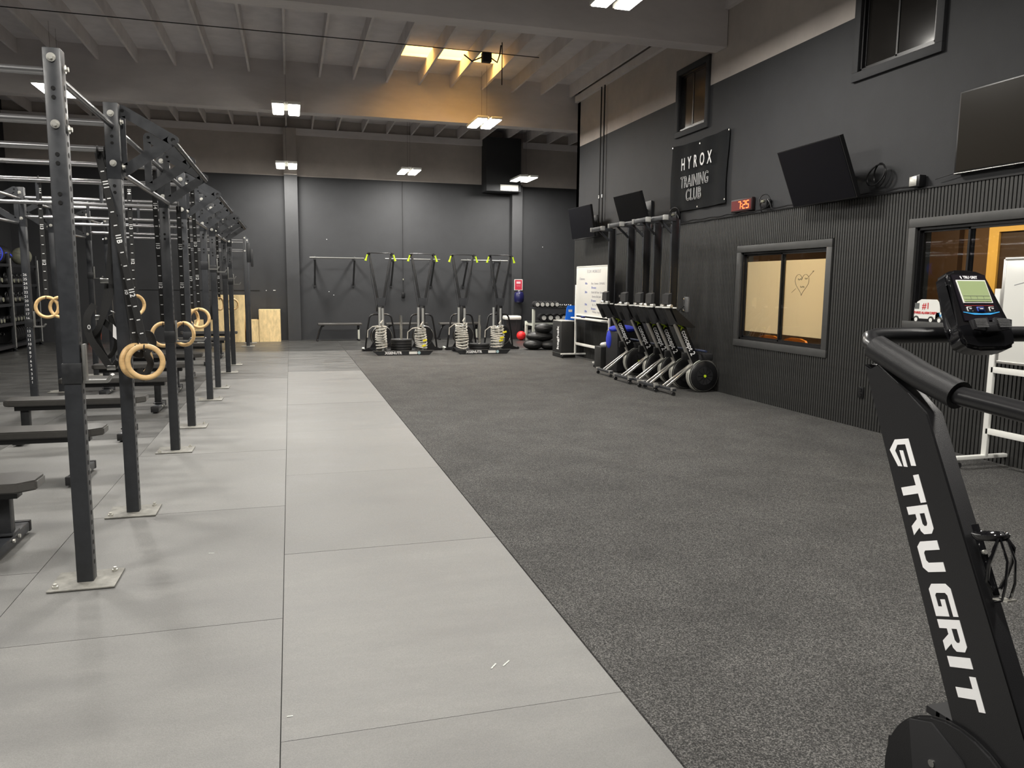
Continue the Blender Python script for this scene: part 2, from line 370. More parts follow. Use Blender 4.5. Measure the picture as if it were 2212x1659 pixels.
for x0, x1 in zip([-5.7 + .635 * i for i in range(18)], [-5.065 + .635 * i for i in range(18)]):      # cross bridging wires
    mb = MB(); mb.tube([(x0, 11.9, 5.4), (x1, 11.9, 5.62)], .006, 4); mb.tube([(x0, 11.9, 5.62), (x1, 11.9, 5.4)], .006, 4); mb.ob('bridging', BLACKM, ce)
mb = MB(); mb.tube([(-6.2, 13.1, 5.36), (-2, 13.1, 5.355), (1.5, 13.1, 5.36), (4.2, 13.1, 5.35)], .008, 6); mb.ob('cable', BLACKM, ce)
sk = tag(MB().b2(1.96, 3.81, 14.06, 14.68, 6.0, 6.02).ob('window_5', SKYL), kind='structure')
mb = MB(); mb.b2(1.93, 1.96, 14.03, 14.71, 5.68, 6.0); mb.b2(3.81, 3.84, 14.03, 14.71, 5.68, 6.0); mb.b2(1.93, 3.84, 14.68, 14.71, 5.68, 6.0); mb.b2(1.93, 3.84, 14.03, 14.06, 5.68, 6.0)
mb.ob('skylight_well', WELL, sk)
MB().b2(2.86, 2.9, 14.06, 14.68, 5.93, 5.97).ob('skylight_bar', BLACKM, sk)
mb = MB(); mb.box((3.3, 13.2, 5.30), (.16, .12, .16), bev=.01)
jb = mb.ob('junction_box', BLACKM, ce)
mb = MB(); mb.tube([(3.38, 13.2, 5.3), (3.5, 13.25, 5.25), (3.56, 13.3, 5.4), (3.58, 13.3, 5.55)], .012, 6); mb.tube([(3.22, 13.2, 5.3), (3.05, 13.2, 5.22), (2.9, 13.15, 5.3)], .012, 6); mb.tube([(3.6, 13.3, 5.6), (3.6, 13.3, 4.9)], .01, 6); mb.ob('cable', BLACKM, ce)
# ceiling duct drop with a pale diffuser at the back wall
d = thing('ceiling_duct', 'dark boxed duct dropping down the back wall to a pale grille', 'duct', (5.6, 20.7, 0))
mb = MB(); mb.box((0, 0, 4.68), (.96, .56, 1.40), bev=.01); mb.ob('duct_body', WALL, d)
mb = MB(); mb.box((.15, -.29, 4.08), (.5, .03, .16), bev=.006); f = mb.ob('grille', mat('grille_white', (.6, .6, .56, 1), .5), d)
for k in range(4): MB().box((.15, -.308, 4.03 + k * .033), (.44, .006, .008)).ob('louvre', MATS['grille_white'], f)
# flat recessed return grilles in ceiling near the right wall
# ---- windows
mat('pane_dark', (.012, .011, .010, 1), .12)
def slider(n, Y0, Y1, Z0, Z1, tw, glass='glass', cm=TRIM, cs=None):
    w_ = link('window_%d' % n, None, kind='structure'); X = 5.855
    mb = MB(); mb.b2(5.832, 5.88, Y0 - tw, Y1 + tw, Z1, Z1 + tw, .003); mb.b2(5.832, 5.88, Y0 - tw, Y1 + tw, Z0 - tw, Z0, .003)
    mb.b2(5.832, 5.88, Y0 - tw, Y0, Z0, Z1, .003); mb.b2(5.832, 5.88, Y1, Y1 + tw, Z0, Z1, .003); mb.ob('casing', cm, w_)
    mb = MB(); t = .028
    mb.b2(5.862, 5.95, Y0, Y1, Z1 - t, Z1); mb.b2(5.862, 5.95, Y0, Y1, Z0, Z0 + t); mb.b2(5.862, 5.95, Y0, Y0 + t, Z0, Z1); mb.b2(5.862, 5.95, Y1 - t, Y1, Z0, Z1); mb.ob('frame', BLACK, w_)
    c = cs or (Y0 + Y1) / 2
    for a, b, x in ((Y0 + t, c + .02, 5.872), (c - .02, Y1 - t, 5.894)):
        mb = MB(); s_ = .022
        mb.b2(x, x + .02, a, b, Z1 - t - s_, Z1 - t); mb.b2(x, x + .02, a, b, Z0 + t, Z0 + t + s_); mb.b2(x, x + .02, a, a + s_, Z0 + t, Z1 - t); mb.b2(x, x + .02, b - s_, b, Z0 + t, Z1 - t)
        sa = mb.ob('sash', BLACK, w_); MB().b2(x + .008, x + .012, a + s_, b - s_, Z0 + t + s_, Z1 - t - s_).ob('pane', MATS[glass], sa)
    return w_
w1 = slider(1, *W1, .09); w2 = slider(2, *W2, .085, cs=5.60); w3 = slider(3, *W3, .085, 'pane_dark', WALL); w4 = slider(4, *W4, .09, 'pane_dark', WALL)
for a, b in ((7.52, 8.335), (8.365, 9.18)):
    MB().b2(5.921, 5.924, a, b, .905, 1.825).ob('window_film', MATS['film'], w1)
mb = MB(); H = []
for i in range(40):
    t = 2 * PI * i / 40; hx = 16 * math.sin(t) ** 3; hy = 13 * math.cos(t) - 5 * math.cos(2 * t) - 2 * math.cos(3 * t) - math.cos(4 * t)
    H.append((5.9195, 8.0 - hx * .0082, 1.545 + hy * .0088))
mb.tube(H, .0022, 4, closed=True); mb.tube([(5.9195, 8.19, 1.43), (5.9195, 8.11, 1.48)], .0022, 4); mb.tube([(5.9195, 7.88, 1.62), (5.9195, 7.79, 1.69), (5.9195, 7.80, 1.67), (5.9195, 7.79, 1.69), (5.9195, 7.82, 1.685)], .0022, 4)
for (ya, za, n_) in ((8.08, 1.59, 9), (7.95, 1.60, 7), (8.03, 1.50, 10)):
    mb.tube([(5.9195, ya - .009 * i, za + (.012 if i % 2 else -.010) * (1 if i % 3 else .4)) for i in range(n_)], .002, 4)
mb.ob('heart_drawing', DARKP, w1)
# ---- office behind the right wall
mb = MB(); mb.b2(8.3, 8.4, 3.0, 10.4, 0, 2.75); mb.b2(6.05, 8.4, 10.3, 10.4, 0, 2.75); mb.b2(6.05, 8.4, 2.9, 3.0, 0, 2.75)
mb.ob('wall_office', OFFW, kind='structure')
MB().b2(6.05, 8.4, 2.9, 10.4, 2.75, 2.8).ob('ceiling_office', OFFW, kind='structure')
MB().b2(6.05, 8.4, 2.9, 10.4, -.1, 0).ob('floor_office', OFFD, kind='structure')
dr = link('door_1', None, kind='structure')
mb = MB(); mb.b2(8.24, 8.298, 7.44, 7.58, 0, 2.32); mb.b2(8.24, 8.298, 6.1, 6.24, 0, 2.32); mb.b2(8.238, 8.298, 6.1, 7.58, 2.18, 2.34); mb.ob('door_casing', AMBER, dr)
MB().b2(8.27, 8.298, 6.24, 7.44, 0, 2.18).ob('door_panel', OFFD, dr)
MB().box((8.24, 6.34, 1.0), (.05, .12, .03), bev=.006).ob('door_handle', CHROME, dr)
for y0, y1 in ((8.0, 9.3), (9.3, 10.2)): MB().b2(8.22, 8.298, y0, y1, 0, 2.6).ob('wall_panel', OFFD, bpy.data.objects['wall_office'])
MB().b2(6.06, 6.25, 4.2, 6.2, 2.20, 2.24).ob('valance', OFFD, bpy.data.objects['wall_office'])
la = bpy.data.lights.new('office_lamp', 'AREA'); la.energy = 26; la.size = .5; la.size_y = 3; la.shape = 'RECTANGLE'; la.color = (1, .84, .58)
lo = bpy.data.objects.new('office_lamp', la); COL.objects.link(lo); lo.location = (7.1, 7.2, 2.70)
lf = thing('office_light', 'long ceiling light glowing in the amber office behind the windows', 'light', (7.1, 7.2, 2.72))
MB().box((0, 0, .012), (.3, 2.2, .03), bev=.005).ob('housing', WHITE, lf)
MB().box((0, 0, -.006), (.26, 2.1, .006)).ob('diffuser', mat('office_diffuser', (1, .8, .5, 1), .5, emit=(1, .7, .35, 1), estr=2), lf)
# ---- twin strip high bay lights
def fixture(x, y, z, L=.95, i=0, e=62, lab=''):
    t = thing('high_bay_light', lab, 'light', (x, y, z), 0, 'twin LED high bay lights')
    hb = MB()
    for s_ in (-1, 1):
        hb.b2(s_ * .14 - .105, s_ * .14 + .105, -L / 2, L / 2, 0, .05, .008)
    hb.b2(-.05, .05, -.25, .25, .03, .09, .01); h = hb.ob('housing', WHITE, t)
    for s_ in (-1, 1): MB().b2(s_ * .14 - .09, s_ * .14 + .09, -L / 2 + .03, L / 2 - .03, -.012, -.001, .003).ob('led_panel', LAMP, t)
    for s_ in (-.2, .2):
        MB().tube([(0, s_, .05), (0, s_, 5.635 - z)], .0018, 4).ob('hanging_wire', HOLE, t)
    la = bpy.data.lights.new('high_bay_lamp', 'AREA'); la.energy = e; la.shape = 'RECTANGLE'; la.size = .46; la.size_y = L; la.color = (1, .965, .91)
    lo = bpy.data.objects.new('high_bay_lamp', la); COL.objects.link(lo); lo.parent = t; lo.location = (0, 0, -.02)
LG = [(-3.62, 14.75, 4.6, 'left of the skylight, seen beside the tallest front rig post'), (.02, 15.0, 4.6, 'hanging in the upper middle above the mat path'), (3.72, 15.05, 4.6, 'hanging just below right of the skylight'),
      (.0, 19.6, 4.25, 'at the back wall straight above the dark pilaster'), (2.92, 19.6, 4.25, 'at the back wall above the middle ski machines'), (5.85, 19.4, 4.18, 'at the back wall right of the ceiling duct'),
      (3.55, 8.02, 4.6, 'cut by the top edge of the picture'), (-3.6, 7.7, 4.6, 'above the near rig, out of view'), (0, 7.7, 4.6, 'above the near mats, out of view'),
      (-3.6, 1.6, 4.6, 'behind the camera on the left'), (0, 1.6, 4.6, 'overhead of the camera'), (3.6, 1.6, 4.6, 'behind the camera on the right')]
for i, (x, y, z, l_) in enumerate(LG): fixture(x, y, z, .95, i, 62, 'twin white LED strip light ' + l_)

# ================================================================ PULL-UP RIG
RY = [4.15, 5.37, 7.30, 8.50, 10.43, 11.60, 13.53, 14.78]
rig = thing('pull_up_rig', 'long black steel pull-up rig with two rows of drilled posts on floor plates', 'rig', (0, 0, 0))
def upright_meshes():
    mb = MB(); mb.box((0, 0, 1.279), (.076, .076, 2.552), bev=.006); u = mb.mesh('upright', STEELG)
    mb = MB()
    for k in range(46):
        z = .10 + k * .0508
        if z < 2.5: mb.cyl((.0375, 0, z), (.0384, 0, z), .0128, n=10)
    for z in (1.86, 1.90, 2.04, 2.08, 2.335, 2.375): mb.cyl((0, -.0375, z), (0, -.0412, z), .0095, n=10)
    h = mb.mesh('bolt_holes', HOLE)
    mb = MB(); mb.box((0, 0, .0065), (.30, .26, .008), bev=.002); p = mb.mesh('base_plate', PLATE)
    mb = MB(); mb.cyl((0, 0, .01), (0, 0, .02), .014, n=6); mb.cyl((0, 0, .02), (0, 0, .032), .008, n=8); b = mb.mesh('anchor_bolt', ZINC)
    mb = MB(); mb.cyl((0, 0, 0), (0, -.004, 0), .020, n=16); mb.cyl((0, -.004, 0), (0, -.016, 0), .012, n=6); t = mb.mesh('hex_bolt', ZINC)
    mb = MB(); mb.b2(-.041, .041, -.040, .040, 2.12, 2.575, .004); s = mb.mesh('sleeve', STEELG)
    return u, h, p, b, t, s
UM, HM, PM, BM_, TM, SM = upright_meshes()
def post(x, y, front=True, side=1):
    u = link('upright', UM, rig, loc=(x, y, 0))
    link('bolt_holes', HM, u, kind='stuff', rot=(0, 0, 0 if side > 0 else PI))
    p = link('base_plate', PM, u)
    for sx, sy in ((.11, .09), (-.12, -.09)): link('anchor_bolt', BM_, u, loc=(sx, sy, 0))
    if y > 4.5: link('sleeve', SM, u)
    for z in (2.51, 2.215): link('hex_bolt', TM, u, loc=(0, -.04, z))
    for z in (2.47, 2.20): link('hex_bolt', TM, u, loc=(side * .044, 0, z), rot=(0, 0, side * PI / 2))
    return u
for y in RY: post(-1.02, y); post(-3.0, y, side=-1)
for y, zs in zip(RY, [(2.455, 2.236), (2.455, 2.30), (2.46, 2.315), (2.46, 2.24), (2.46, 2.24), (2.46, 2.24), (2.46, 2.24), (2.46, 2.24)]):
    for z in zs: MB().cyl((-2.97, y, z), (-1.05, y, z), .019, n=12).ob('pull_up_bar', BARM, rig)
    for x in (-1.75, -2.3): MB().cyl((x, y, zs[1]), (x, y, zs[0]), .016, n=8).ob('bar_spacer', STEELG, rig)
for a, b in zip(RY, RY[1:]):
    for x in (-1.02, -3.0):
        MB().cyl((x, a + .03, 2.44), (x, b - .03, 2.44), .017, n=10).ob('side_rail', BARM, rig)
        if b - a > 1.5: MB().cyl((x + (.04 if x > -2 else -.04), a + .03, 2.16), (x + (.04 if x > -2 else -.04), b - .03, 2.16), .017, n=10).ob('side_rail', BARM, rig)
def bracket(x, y, sd, full=True):
    T = .006; mb = MB(); P = lambda dx, z: (x + sd * dx, y, z)
    def strip(a, b, wd): mb.bar(a, b, T, wd, up=(0, 0, 1) if abs(a[2] - b[2]) < .3 else (1, 0, 0))
    r0, r1, tip = P(0.03, 2.545), P(0.03, 2.185), P(.315, 2.385)
    for a, b in ((r0, tip), (tip, r1)): mb.bar(a, b, T, .066, up=(0, 0, 1))
    mb.bar(P(.02, 2.18), P(.02, 2.55), T, .05, up=(1, 0, 0))
    for q in (r0, tip, r1): mb.cyl((q[0], y - T / 2 - .0003, q[2]), (q[0], y + T / 2 + .0003, q[2]), .034, n=16)
    mb.mi = 1; mb.cyl((tip[0], y - T / 2 - .001, tip[2]), (tip[0], y + T / 2 + .001, tip[2]), .014, n=12)
    mb.cyl((r0[0], y - T / 2 - .001, r0[2]), (r0[0], y + T / 2 + .001, r0[2]), .011, n=12)
    mb.ob('gusset_bracket', [STEELG, HOLE], rig)
for a, b in ((1, 2), (3, 4), (5, 6)):
    ya, yb = RY[a], RY[b]
    for x, sd in ((-1.0, 1), (-3.02, -1)):
        for y in (ya + .045, (ya + yb) / 2, yb - .045): bracket(x, y, sd)
        MB().cyl((x + sd * .325, ya + .02, 2.365), (x + sd * .325, yb - .02, 2.365), .017, n=12).ob('outrigger_bar', STEEL, rig)
# hole numbers on one back post
text('\n'.join(str(n) for n in range(26, 0, -1)), .042, frame((-3.005, 10.391, .92), (1, 0, 0), (0, 0, 1)), PRINT, 'hole_numbers', [c for c in rig.children if c.name.startswith('upright')][9], .0004, line=1.22)
bpy.data.objects['hole_numbers'].location = (3.0, -10.43, 0); bpy.data.objects['hole_numbers']['kind'] = 'stuff'
# small separate rack at the far end
r2 = thing('squat_stand', 'small black post stand near the plywood boxes at the far wall', 'stand', (0, 0, 0))
for y in (19.05, 20.1):
    for x in (-.98, -2.3):
        u = link('upright', UM, r2, loc=(x, y, 0)); link('base_plate', PM, u)
        for z in (2.51, 2.215): link('hex_bolt', TM, u, loc=(0, -.04, z))
for z in (2.46, 2.24):
    MB().cyl((-2.27, 19.05, z), (-1.0, 19.05, z), .018, n=8).ob('cross_bar', BARM, r2)
    MB().cyl((-2.27, 20.1, z), (-1.0, 20.1, z), .018, n=8).ob('cross_bar', BARM, r2)
    MB().cyl((-.98, 19.08, z), (-.98, 20.07, z), .018, n=8).ob('cross_bar', BARM, r2)
mb = MB(); mb.b2(-.94, -.86, 19.0, 19.03, 1.95, 2.4, .01); mb.b2(-.86, -.80, 18.97, 19.0, 1.85, 2.25, .01); mb.ob('hook_plate', STEEL, r2)
# J-cups
def jcup(x, y, z, lab, mirror=1):
    t = thing('j_cup', lab, 'rack hook', (x, y, z), 0, 'steel J-cups clamped on the front rig posts')
    MB().b2(-.043, .043, -.043, .043, -.07, .03, .004).ob('clamp', STEEL, t)
    MB().b2(.0435, .058, -.025, .025, -.07, .12, .003).ob('back_plate', CUP, t)
    mb = MB(); mb.prism([(.044, -.028, -.07), (.15, -.028, -.07), (.175, -.028, -.035), (.165, -.028, -.028), (.145, -.028, -.055), (.044, -.028, -.055)], (0, .056, 0)); mb.ob('tray', CUP, t)
    return t
for x, y, z, l in [(-1.02, 4.15, 1.075, 'J-cup hook on the nearest front rig post, below head height'), (-1.02, 7.30, 1.04, 'J-cup hook on the third front rig post behind the hanging wooden rings'),
                   (-1.02, 8.50, .96, 'low J-cup hook on the fourth front rig post'), (-1.02, 10.43, 1.72, 'high J-cup hook on the fifth front rig post'),
                   (-1.02, 11.60, 1.70, 'high J-cup hook on the sixth front rig post'), (-1.02, 13.53, 1.62, 'J-cup hook on the seventh front rig post'), (-1.02, 14.78, 1.52, 'J-cup hook on the farthest front rig post')]: jcup(x, y, z, l)
for x, y, z, l, s in [(-3.0, 10.43, 1.01, 'J-cup hook on the left rear rig post with the printed hole numbers', -1), (-3.0, 13.53, 1.60, 'J-cup hook on a rear rig post in front of the dark back wall', 1)]: jcup(x, y, z, l)
# ---- gymnastic rings on numbered straps
NUMB = {}
def ring(x, y, z, top, lab, rz=0, nums=('12', '13', '14', '15'), R=.097, yaw=.0):
    x0, y0, z0 = top
    t = thing('gymnastic_ring', lab, 'ring', (x, y, z), rz, 'wooden rings hanging from the rig')
    MB().torus((0, 0, 0), (math.sin(yaw), -math.cos(yaw), 0), R, .0165, 40, 10).ob('ring', WOODR, t)
    iz = Matrix.Rotation(-rz, 3, 'Z'); d = iz @ Vector((x0 - x, y0 - y, z0 - z)); a = Vector((0, 0, R + .01)); b = d
    n = (b - a).normalized(); xd = Vector((1, 0, 0)); 
    st = MB(); st.bar(a - n * .03, b, .040, .004, up=(0, -1, 0)); so = st.ob('strap', STRAP, t)
    mb = MB(); mb.tube([b + Vector((0, -.026, 0)), b + Vector((0, -.02, .02)), b + Vector((0, 0, .027)), b + Vector((0, .02, .02)), b + Vector((0, .026, 0)), b + Vector((0, .02, -.02)), b + Vector((0, 0, -.027)), b + Vector((0, -.02, -.02))], .021, 4, closed=True, flat=.12, up=(1, 0, 0)); mb.ob('strap_loop', STRAP, t)
    mb = MB(); mb.torus(a + Vector((0, 0, -.022)), (1, 0, 0), .024, .004, 12, 4); mb.ob('strap_knot', STRAP, t)
    L = (b - a).length; fwd = Vector((0, -1, 0)) - n * Vector((0, -1, 0)).dot(n); fwd.normalize(); xr = n.cross(-fwd) if True else xd
    if xr.x < 0: xr = -xr
    k = 0; s = .07; tk = MB()
    while s < L - .05:
        c = a + n * s + fwd * .0035
        if k % 4 == 3 and s > .1:
            text('I' + nums[(k // 4) % len(nums)], .042, frame(c, -n, xr), PRINT, 'strap_number', so, .0003, bold=.001)
        else: tk.bar(c - xr * .010, c + xr * .010, .006, .0006, up=tuple(fwd))
        s += .085; k += 1
    tk.ob('strap_ticks', PRINT, so, kind='stuff')
    return t
ring(-.87, 5.16, 1.005, (-1.11, 5.37, 2.28), 'nearest wooden ring, tilted and wrapped in its black strap', nums=('12', '1B', '11', '15'), R=.098, yaw=.15)
ring(-.945, 5.30, 1.00, (-1.07, 5.37, 2.28), 'wooden ring half hidden behind the nearest ring', nums=('8', '9', '10', '11'), R=.098, yaw=.75)
ring(-1.09, 7.42, 1.03, (-1.10, 7.33, 2.44), 'left ring of the pair around the third front rig post', R=.100, yaw=.5)
ring(-.93, 7.48, 1.03, (-.93, 7.50, 2.16), 'right ring of the pair around the third front rig post', R=.100, yaw=-.5)
ring(-.93, 8.75, 1.115, (-.93, 8.60, 2.44), 'wooden ring facing the camera beside the fourth front rig post', yaw=.0)
ring(-1.0, 8.80, 1.10, (-1.0, 8.62, 2.44), 'wooden ring turned edge on behind the fourth front rig post', yaw=1.1)
ring(-2.285, 8.5, 1.238, (-2.285, 8.5, 2.45), 'left wooden ring of the pair left of the nearest rig post', yaw=.1)
ring(-2.165, 8.5, 1.238, (-2.165, 8.5, 2.45), 'right wooden ring of the pair left of the nearest rig post', yaw=-.1)
ring(-1.50, 8.5, 1.26, (-1.50, 8.5, 2.45), 'wooden ring behind the tangled straps of the nearest rings', yaw=.7)
ring(-1.12, 13.53, 1.14, (-1.12, 13.53, 2.45), 'far wooden ring seen turned in front of the tall plywood sheet', yaw=1.0)
ring(-1.02, 15.0, 1.09, (-1.02, 14.85, 2.44), 'farthest wooden ring seen before the plywood', yaw=.2)
# tangled strap bundle hanging behind the nearest rings
sb = thing('strap_bundle', 'tangled black strap coils with buckles hanging beside the nearest rings', 'straps', (-1.13, 5.42, 1.25), 0)
def band(pts, parent, wd=.022, name='strap_coil'):
    P = []
    for i in range(len(pts) - 1):
        a = Vector(pts[max(0, i - 1)]); b = Vector(pts[i]); c = Vector(pts[i + 1]); d = Vector(pts[min(len(pts) - 1, i + 2)])
        for k in range(5):
            u = k / 5; P.append(.5 * ((2 * b) + (c - a) * u + (2 * a - 5 * b + 4 * c - d) * u * u + (-a + 3 * b - 3 * c + d) * u ** 3))
    P.append(Vector(pts[-1])); MB().tube(P, wd, 4, flat=.14, up=(0, 1, 0)).ob(name, STRAP, parent)
for q in range(4):
    o_ = .012 * q
    band([(.10, o_, 1.03), (.06, .02 + o_, .6), (.02 + o_, .02, .25), (-.02, -.02 - o_, .02 - o_), (-.05 - o_, 0, -.12), (-.01, .03, -.24), (.05, .02, -.14), (.03, -.02, .0 + o_)], sb)
band([(-.06, 0, .10), (-.10, -.03, .02), (-.09, -.04, -.10), (-.03, -.03, -.22), (.02, -.02, -.30), (.05, 0, -.26)], sb, .03)
band([(-.02, 0, .0), (.05, -.04, -.06), (.10, -.06, -.15), (.20, -.05, -.22), (.22, -.05, -.13), (.16, -.04, -.10)], sb, .028)
band([(.20, -.12, -.10), (.27, -.14, -.08), (.29, -.14, -.14), (.25, -.14, -.20), (.27, -.14, -.27), (.22, -.14, -.36), (.20, -.12, -.30)], sb, .03)
MB().tube([(.04, -.05, .06), (.11, -.06, .03), (.15, -.06, -.05), (.14, -.06, -.14), (.08, -.06, -.18)], .004, 5).ob('steel_loop', CHROME, sb)
MB().prism([(.055, -.08, -.02), (.115, -.08, -.10), (.085, -.08, -.13), (.05, -.08, -.10)], (0, .004, 0)).ob('care_label', PRINT, sb)
for (a, z) in ((-.03, .02), (.02, -.30), (.01, .25)): MB().box((a, -.03, z), (.05, .01, .03), bev=.003).ob('buckle', CHROME, sb)
text('0', .04, frame((-.085, -.065, -.04), (1, 0, 0), (0, 0, 1)), PRINT, 'strap_number', sb, .0004)
# ---- flat benches
def bench_tree(lab):
    t = thing('flat_bench', lab, 'bench', (0, 0, 0), 0, 'flat benches under the rig')
    L, W = 1.20, .30; c = .05; zt = .40; o = [(-L / 2 + c, -W / 2), (L / 2 - c * 1.6, -W / 2), (L / 2, -W / 2 + c * 1.4), (L / 2, W / 2 - c * 1.4), (L / 2 - c * 1.6, W / 2), (-L / 2 + c, W / 2), (-L / 2, W / 2 - c), (-L / 2, -W / 2 + c)]
    mb = MB(); mb.prism([(x, y, .348) for x, y in o], (0, 0, .056))
    r = bmesh.ops.bevel(mb.bm, geom=mb.bm.edges[:], offset=.009, segments=2, affect='EDGES')
    mb.ob('pad', VINYL, t)
    mb = MB(); mb.box((-.02, 0, .322), (1.02, .09, .055), bev=.004); mb.ob('spine', STEEL, t)
    for s_ in (-1, 1):
        g = MB().box((s_ * .43 + (-.02), 0, .185), (.07, .07, .22), bev=.004).ob('leg', STEEL, t)
        MB().box((s_ * .43 - .02, 0, .05), (.08, .50, .055), bev=.005).ob('foot', STEELG, t)
        for q in (-1, 1):
            MB().box((s_ * .43 - .02, q * .265, .05), (.085, .035, .065), bev=.005).ob('rubber_foot', RUBB, t)
            MB().cyl((s_ * .43 + .022, q * .045, .055), (s_ * .43 + .034, q * .045, .055), .011, n=8).ob('bolt', ZINC, t)
        MB().box((s_ * .43 - .02, 0, .092), (.10, .12, .012), bev=.003).ob('leg_bracket', STEEL, t)
    return t
B0 = bench_tree('grey topped flat bench nearest the camera, cut by the left edge')
B0.location = (-1.98, 4.80, -.003)
for y, l, dx in [(6.42, 'second flat bench from the camera, ending behind the nearest rig post', 0), (8.08, 'third flat bench from the camera, just behind the second rig post foot', .02), (9.72, 'fourth flat bench from the camera, its rounded left end in view', .05),
                 (11.25, 'fifth flat bench from the camera under the nearest hanging rings', .05), (12.75, 'sixth flat bench from the camera, seen as a thin pale strip', .05), (14.9, 'seventh flat bench, low behind the fifth rig post', .1), (16.3, 'eighth flat bench among the far rig posts', .2), (18.35, 'farthest flat bench before the plywood boxes', .22)]:
    dup(B0, None, loc=(-1.98 + dx, y, -.003), label=l)

# ================================================================ RIGHT WALL
# ---- banner
bn = thing('cloth_banner', 'dark cloth banner with white HYROX TRAINING CLUB lettering on the right wall', 'banner', (5.845, 10.45, 3.15))
mb = MB(); NU, NV = 24, 18; g = []
def cl(u, v):
    sag = .025 * math.sin(PI * u) * (1 if v > .5 else -1) * abs(v - .5) * 2
    return Vector((-.012 - .018 * math.sin(u * 9 + v * 2) * (.3 + v * .2) - .012 * math.sin(u * 21 + 1), .80 - 1.60 * u + .02 * math.sin(v * 5), -.5 + v * 1.0 - (sag if v > .5 else -sag * .4)))
for i in range(NU + 1): g.append([mb.bm.verts.new(cl(i / NU, j / NV)) for j in range(NV + 1)])
for i in range(NU):
    for j in range(NV): mb._f((g[i][j], g[i + 1][j], g[i + 1][j + 1], g[i][j + 1]), True)
r = bmesh.ops.solidify(mb.bm, geom=mb.bm.faces[:], thickness=.003)
mb.ob('cloth', BANNER, bn)
for u, v in ((.01, .98), (.5, .95), (.99, .98), (.01, .03), (.5, .03), (.99, .05)):
    p = cl(u, v); MB().cyl(p + Vector((-.006, 0, 0)), p + Vector((-.003, 0, 0)), .012, n=10).ob('grommet', ZINC, bn)
FR = lambda y, z, x=-.052: frame((x, y, z), (0, -1, 0), (0, 0, 1))
text('HYROX', .25, FR(0, .17), PRINT, 'printed_letters', bn, .001, bold=.004, spacing=1.95, xs=.66)
text('TRAINING', .24, FR(.03, -.10), PRINT, 'printed_letters', bn, outline=.0028, spacing=1.1, xs=.68)
text('CLUB', .24, FR(.04, -.30), PRINT, 'printed_letters', bn, outline=.0028, spacing=1.15, xs=.70)
# ---- led clock
ck = thing('wall_clock', 'red LED wall clock reading 7:25 above the slatted wall', 'clock', (5.84, 9.22, 2.575))
MB().box((-.005, 0, 0), (.05, .50, .17), bev=.008).ob('case', mat('clock_case', (.012, .004, .004, 1), .5), ck)
MB().box((-.032, 0, 0), (.004, .46, .13)).ob('lens', CLOCKF, ck)
def seg(mb, cx, ch, s=.045, h=.088):
    on = {'7': 'abc', '2': 'abged', '5': 'afgcd'}[ch]; w = s / 2; T = .010
    Q = {'a': ((-w, h / 2), (w, h / 2)), 'b': ((w, h / 2), (w, 0)), 'c': ((w, 0), (w, -h / 2)), 'd': ((-w, -h / 2), (w, -h / 2)), 'e': ((-w, 0), (-w, -h / 2)), 'f': ((-w, h / 2), (-w, 0)), 'g': ((-w, 0), (w, 0))}
    for k in on:
        (a, b), (c, d) = Q[k]; mb.bar((-.0355, cx - a - .08 * b, b), (-.0355, cx - c - .08 * d, d), .003 if k in 'bcef' else T, T if k in 'bcef' else .003, up=(1, 0, 0) if k in 'adg' else (0, 1, 0))
for cx, ch in ((.035, '7'), (-.075, '2'), (-.155, '5')):
    mb = MB(); seg(mb, cx, ch, .052, .092); mb.ob('digit', DIGIT, ck)
mb = MB(); mb.box((-.0355, -.022, .02), (.002, .010, .012)); mb.ob('colon_dot', DIGIT, ck); MB().box((-.0355, -.020, -.02), (.002, .010, .012)).ob('colon_dot', DIGIT, ck)
# ---- televisions
def tv(lab, y0, y1, zt, zb, xt0, xt1, xb, tw):
    c = Vector((0, 0, 0)); t = thing('television', lab, 'television', ((xt0 + xb) / 2, (y0 + y1) / 2, (zt + zb) / 2), 0, 'black televisions on the right wall')
    o = Vector(t.location)
    P = [Vector((xt0, y0, zt)) - o, Vector((xt1, y1, zt)) - o, Vector((xb, y1 + tw, zb)) - o, Vector((xb, y0 + tw, zb)) - o]
    P[3] = P[0] + P[2] - P[1]
    n = (P[1] - P[0]).cross(P[3] - P[0]).normalized(); n = -n if n.x > 0 else n
    mb = MB(); mb.prism(P, -n * .045); mb.ob('tv_body', BLACK, t)
    cc = sum(P, Vector()) / 4; Q = [cc + (p - cc) * .975 + n * .001 for p in P]; MB().prism(Q, n * .002).ob('screen', SCREEN, t)
    xw = 5.86 - o.x
    MB().box((xw - .015, 0, 0), (.03, .28, .3), bev=.004).ob('wall_bracket', STEEL, t)
    MB().tube([(xw - .02, 0, 0), (cc.x + .08, .05, .02), cc - n * .05], .02, 6).ob('mount_arm', STEEL, t)
    return t
tv('large black television tilted off the wall right of the red clock', 7.95, 6.83, 3.03, 2.42, 5.45, 5.40, 5.63, -.04)
tv('black television tilted out above the rowing machines, next to the banner', 12.6, 11.6, 3.01, 2.51, 5.42, 5.45, 5.595, -.03)
tv('farthest black television, tilted out near the wall corner', 15.0, 13.9, 3.02, 2.42, 5.47, 5.51, 5.60, -.03)
t4 = thing('television', 'flat black television cut by the right edge, hung high on the wall', 'television', (5.83, 5.02, 2.88), 0, 'black televisions on the right wall')
MB().box((0, 0, 0), (.05, 1.5, .72), bev=.006).ob('tv_body', BLACK, t4); MB().box((-.027, 0, .004), (.004, 1.46, .68)).ob('screen', mat('tv_gloss', (.010, .007, .003, 1), .32), t4)
MATS['tv_gloss'].node_tree.nodes['Principled BSDF'].inputs['Specular IOR Level'].default_value = .12
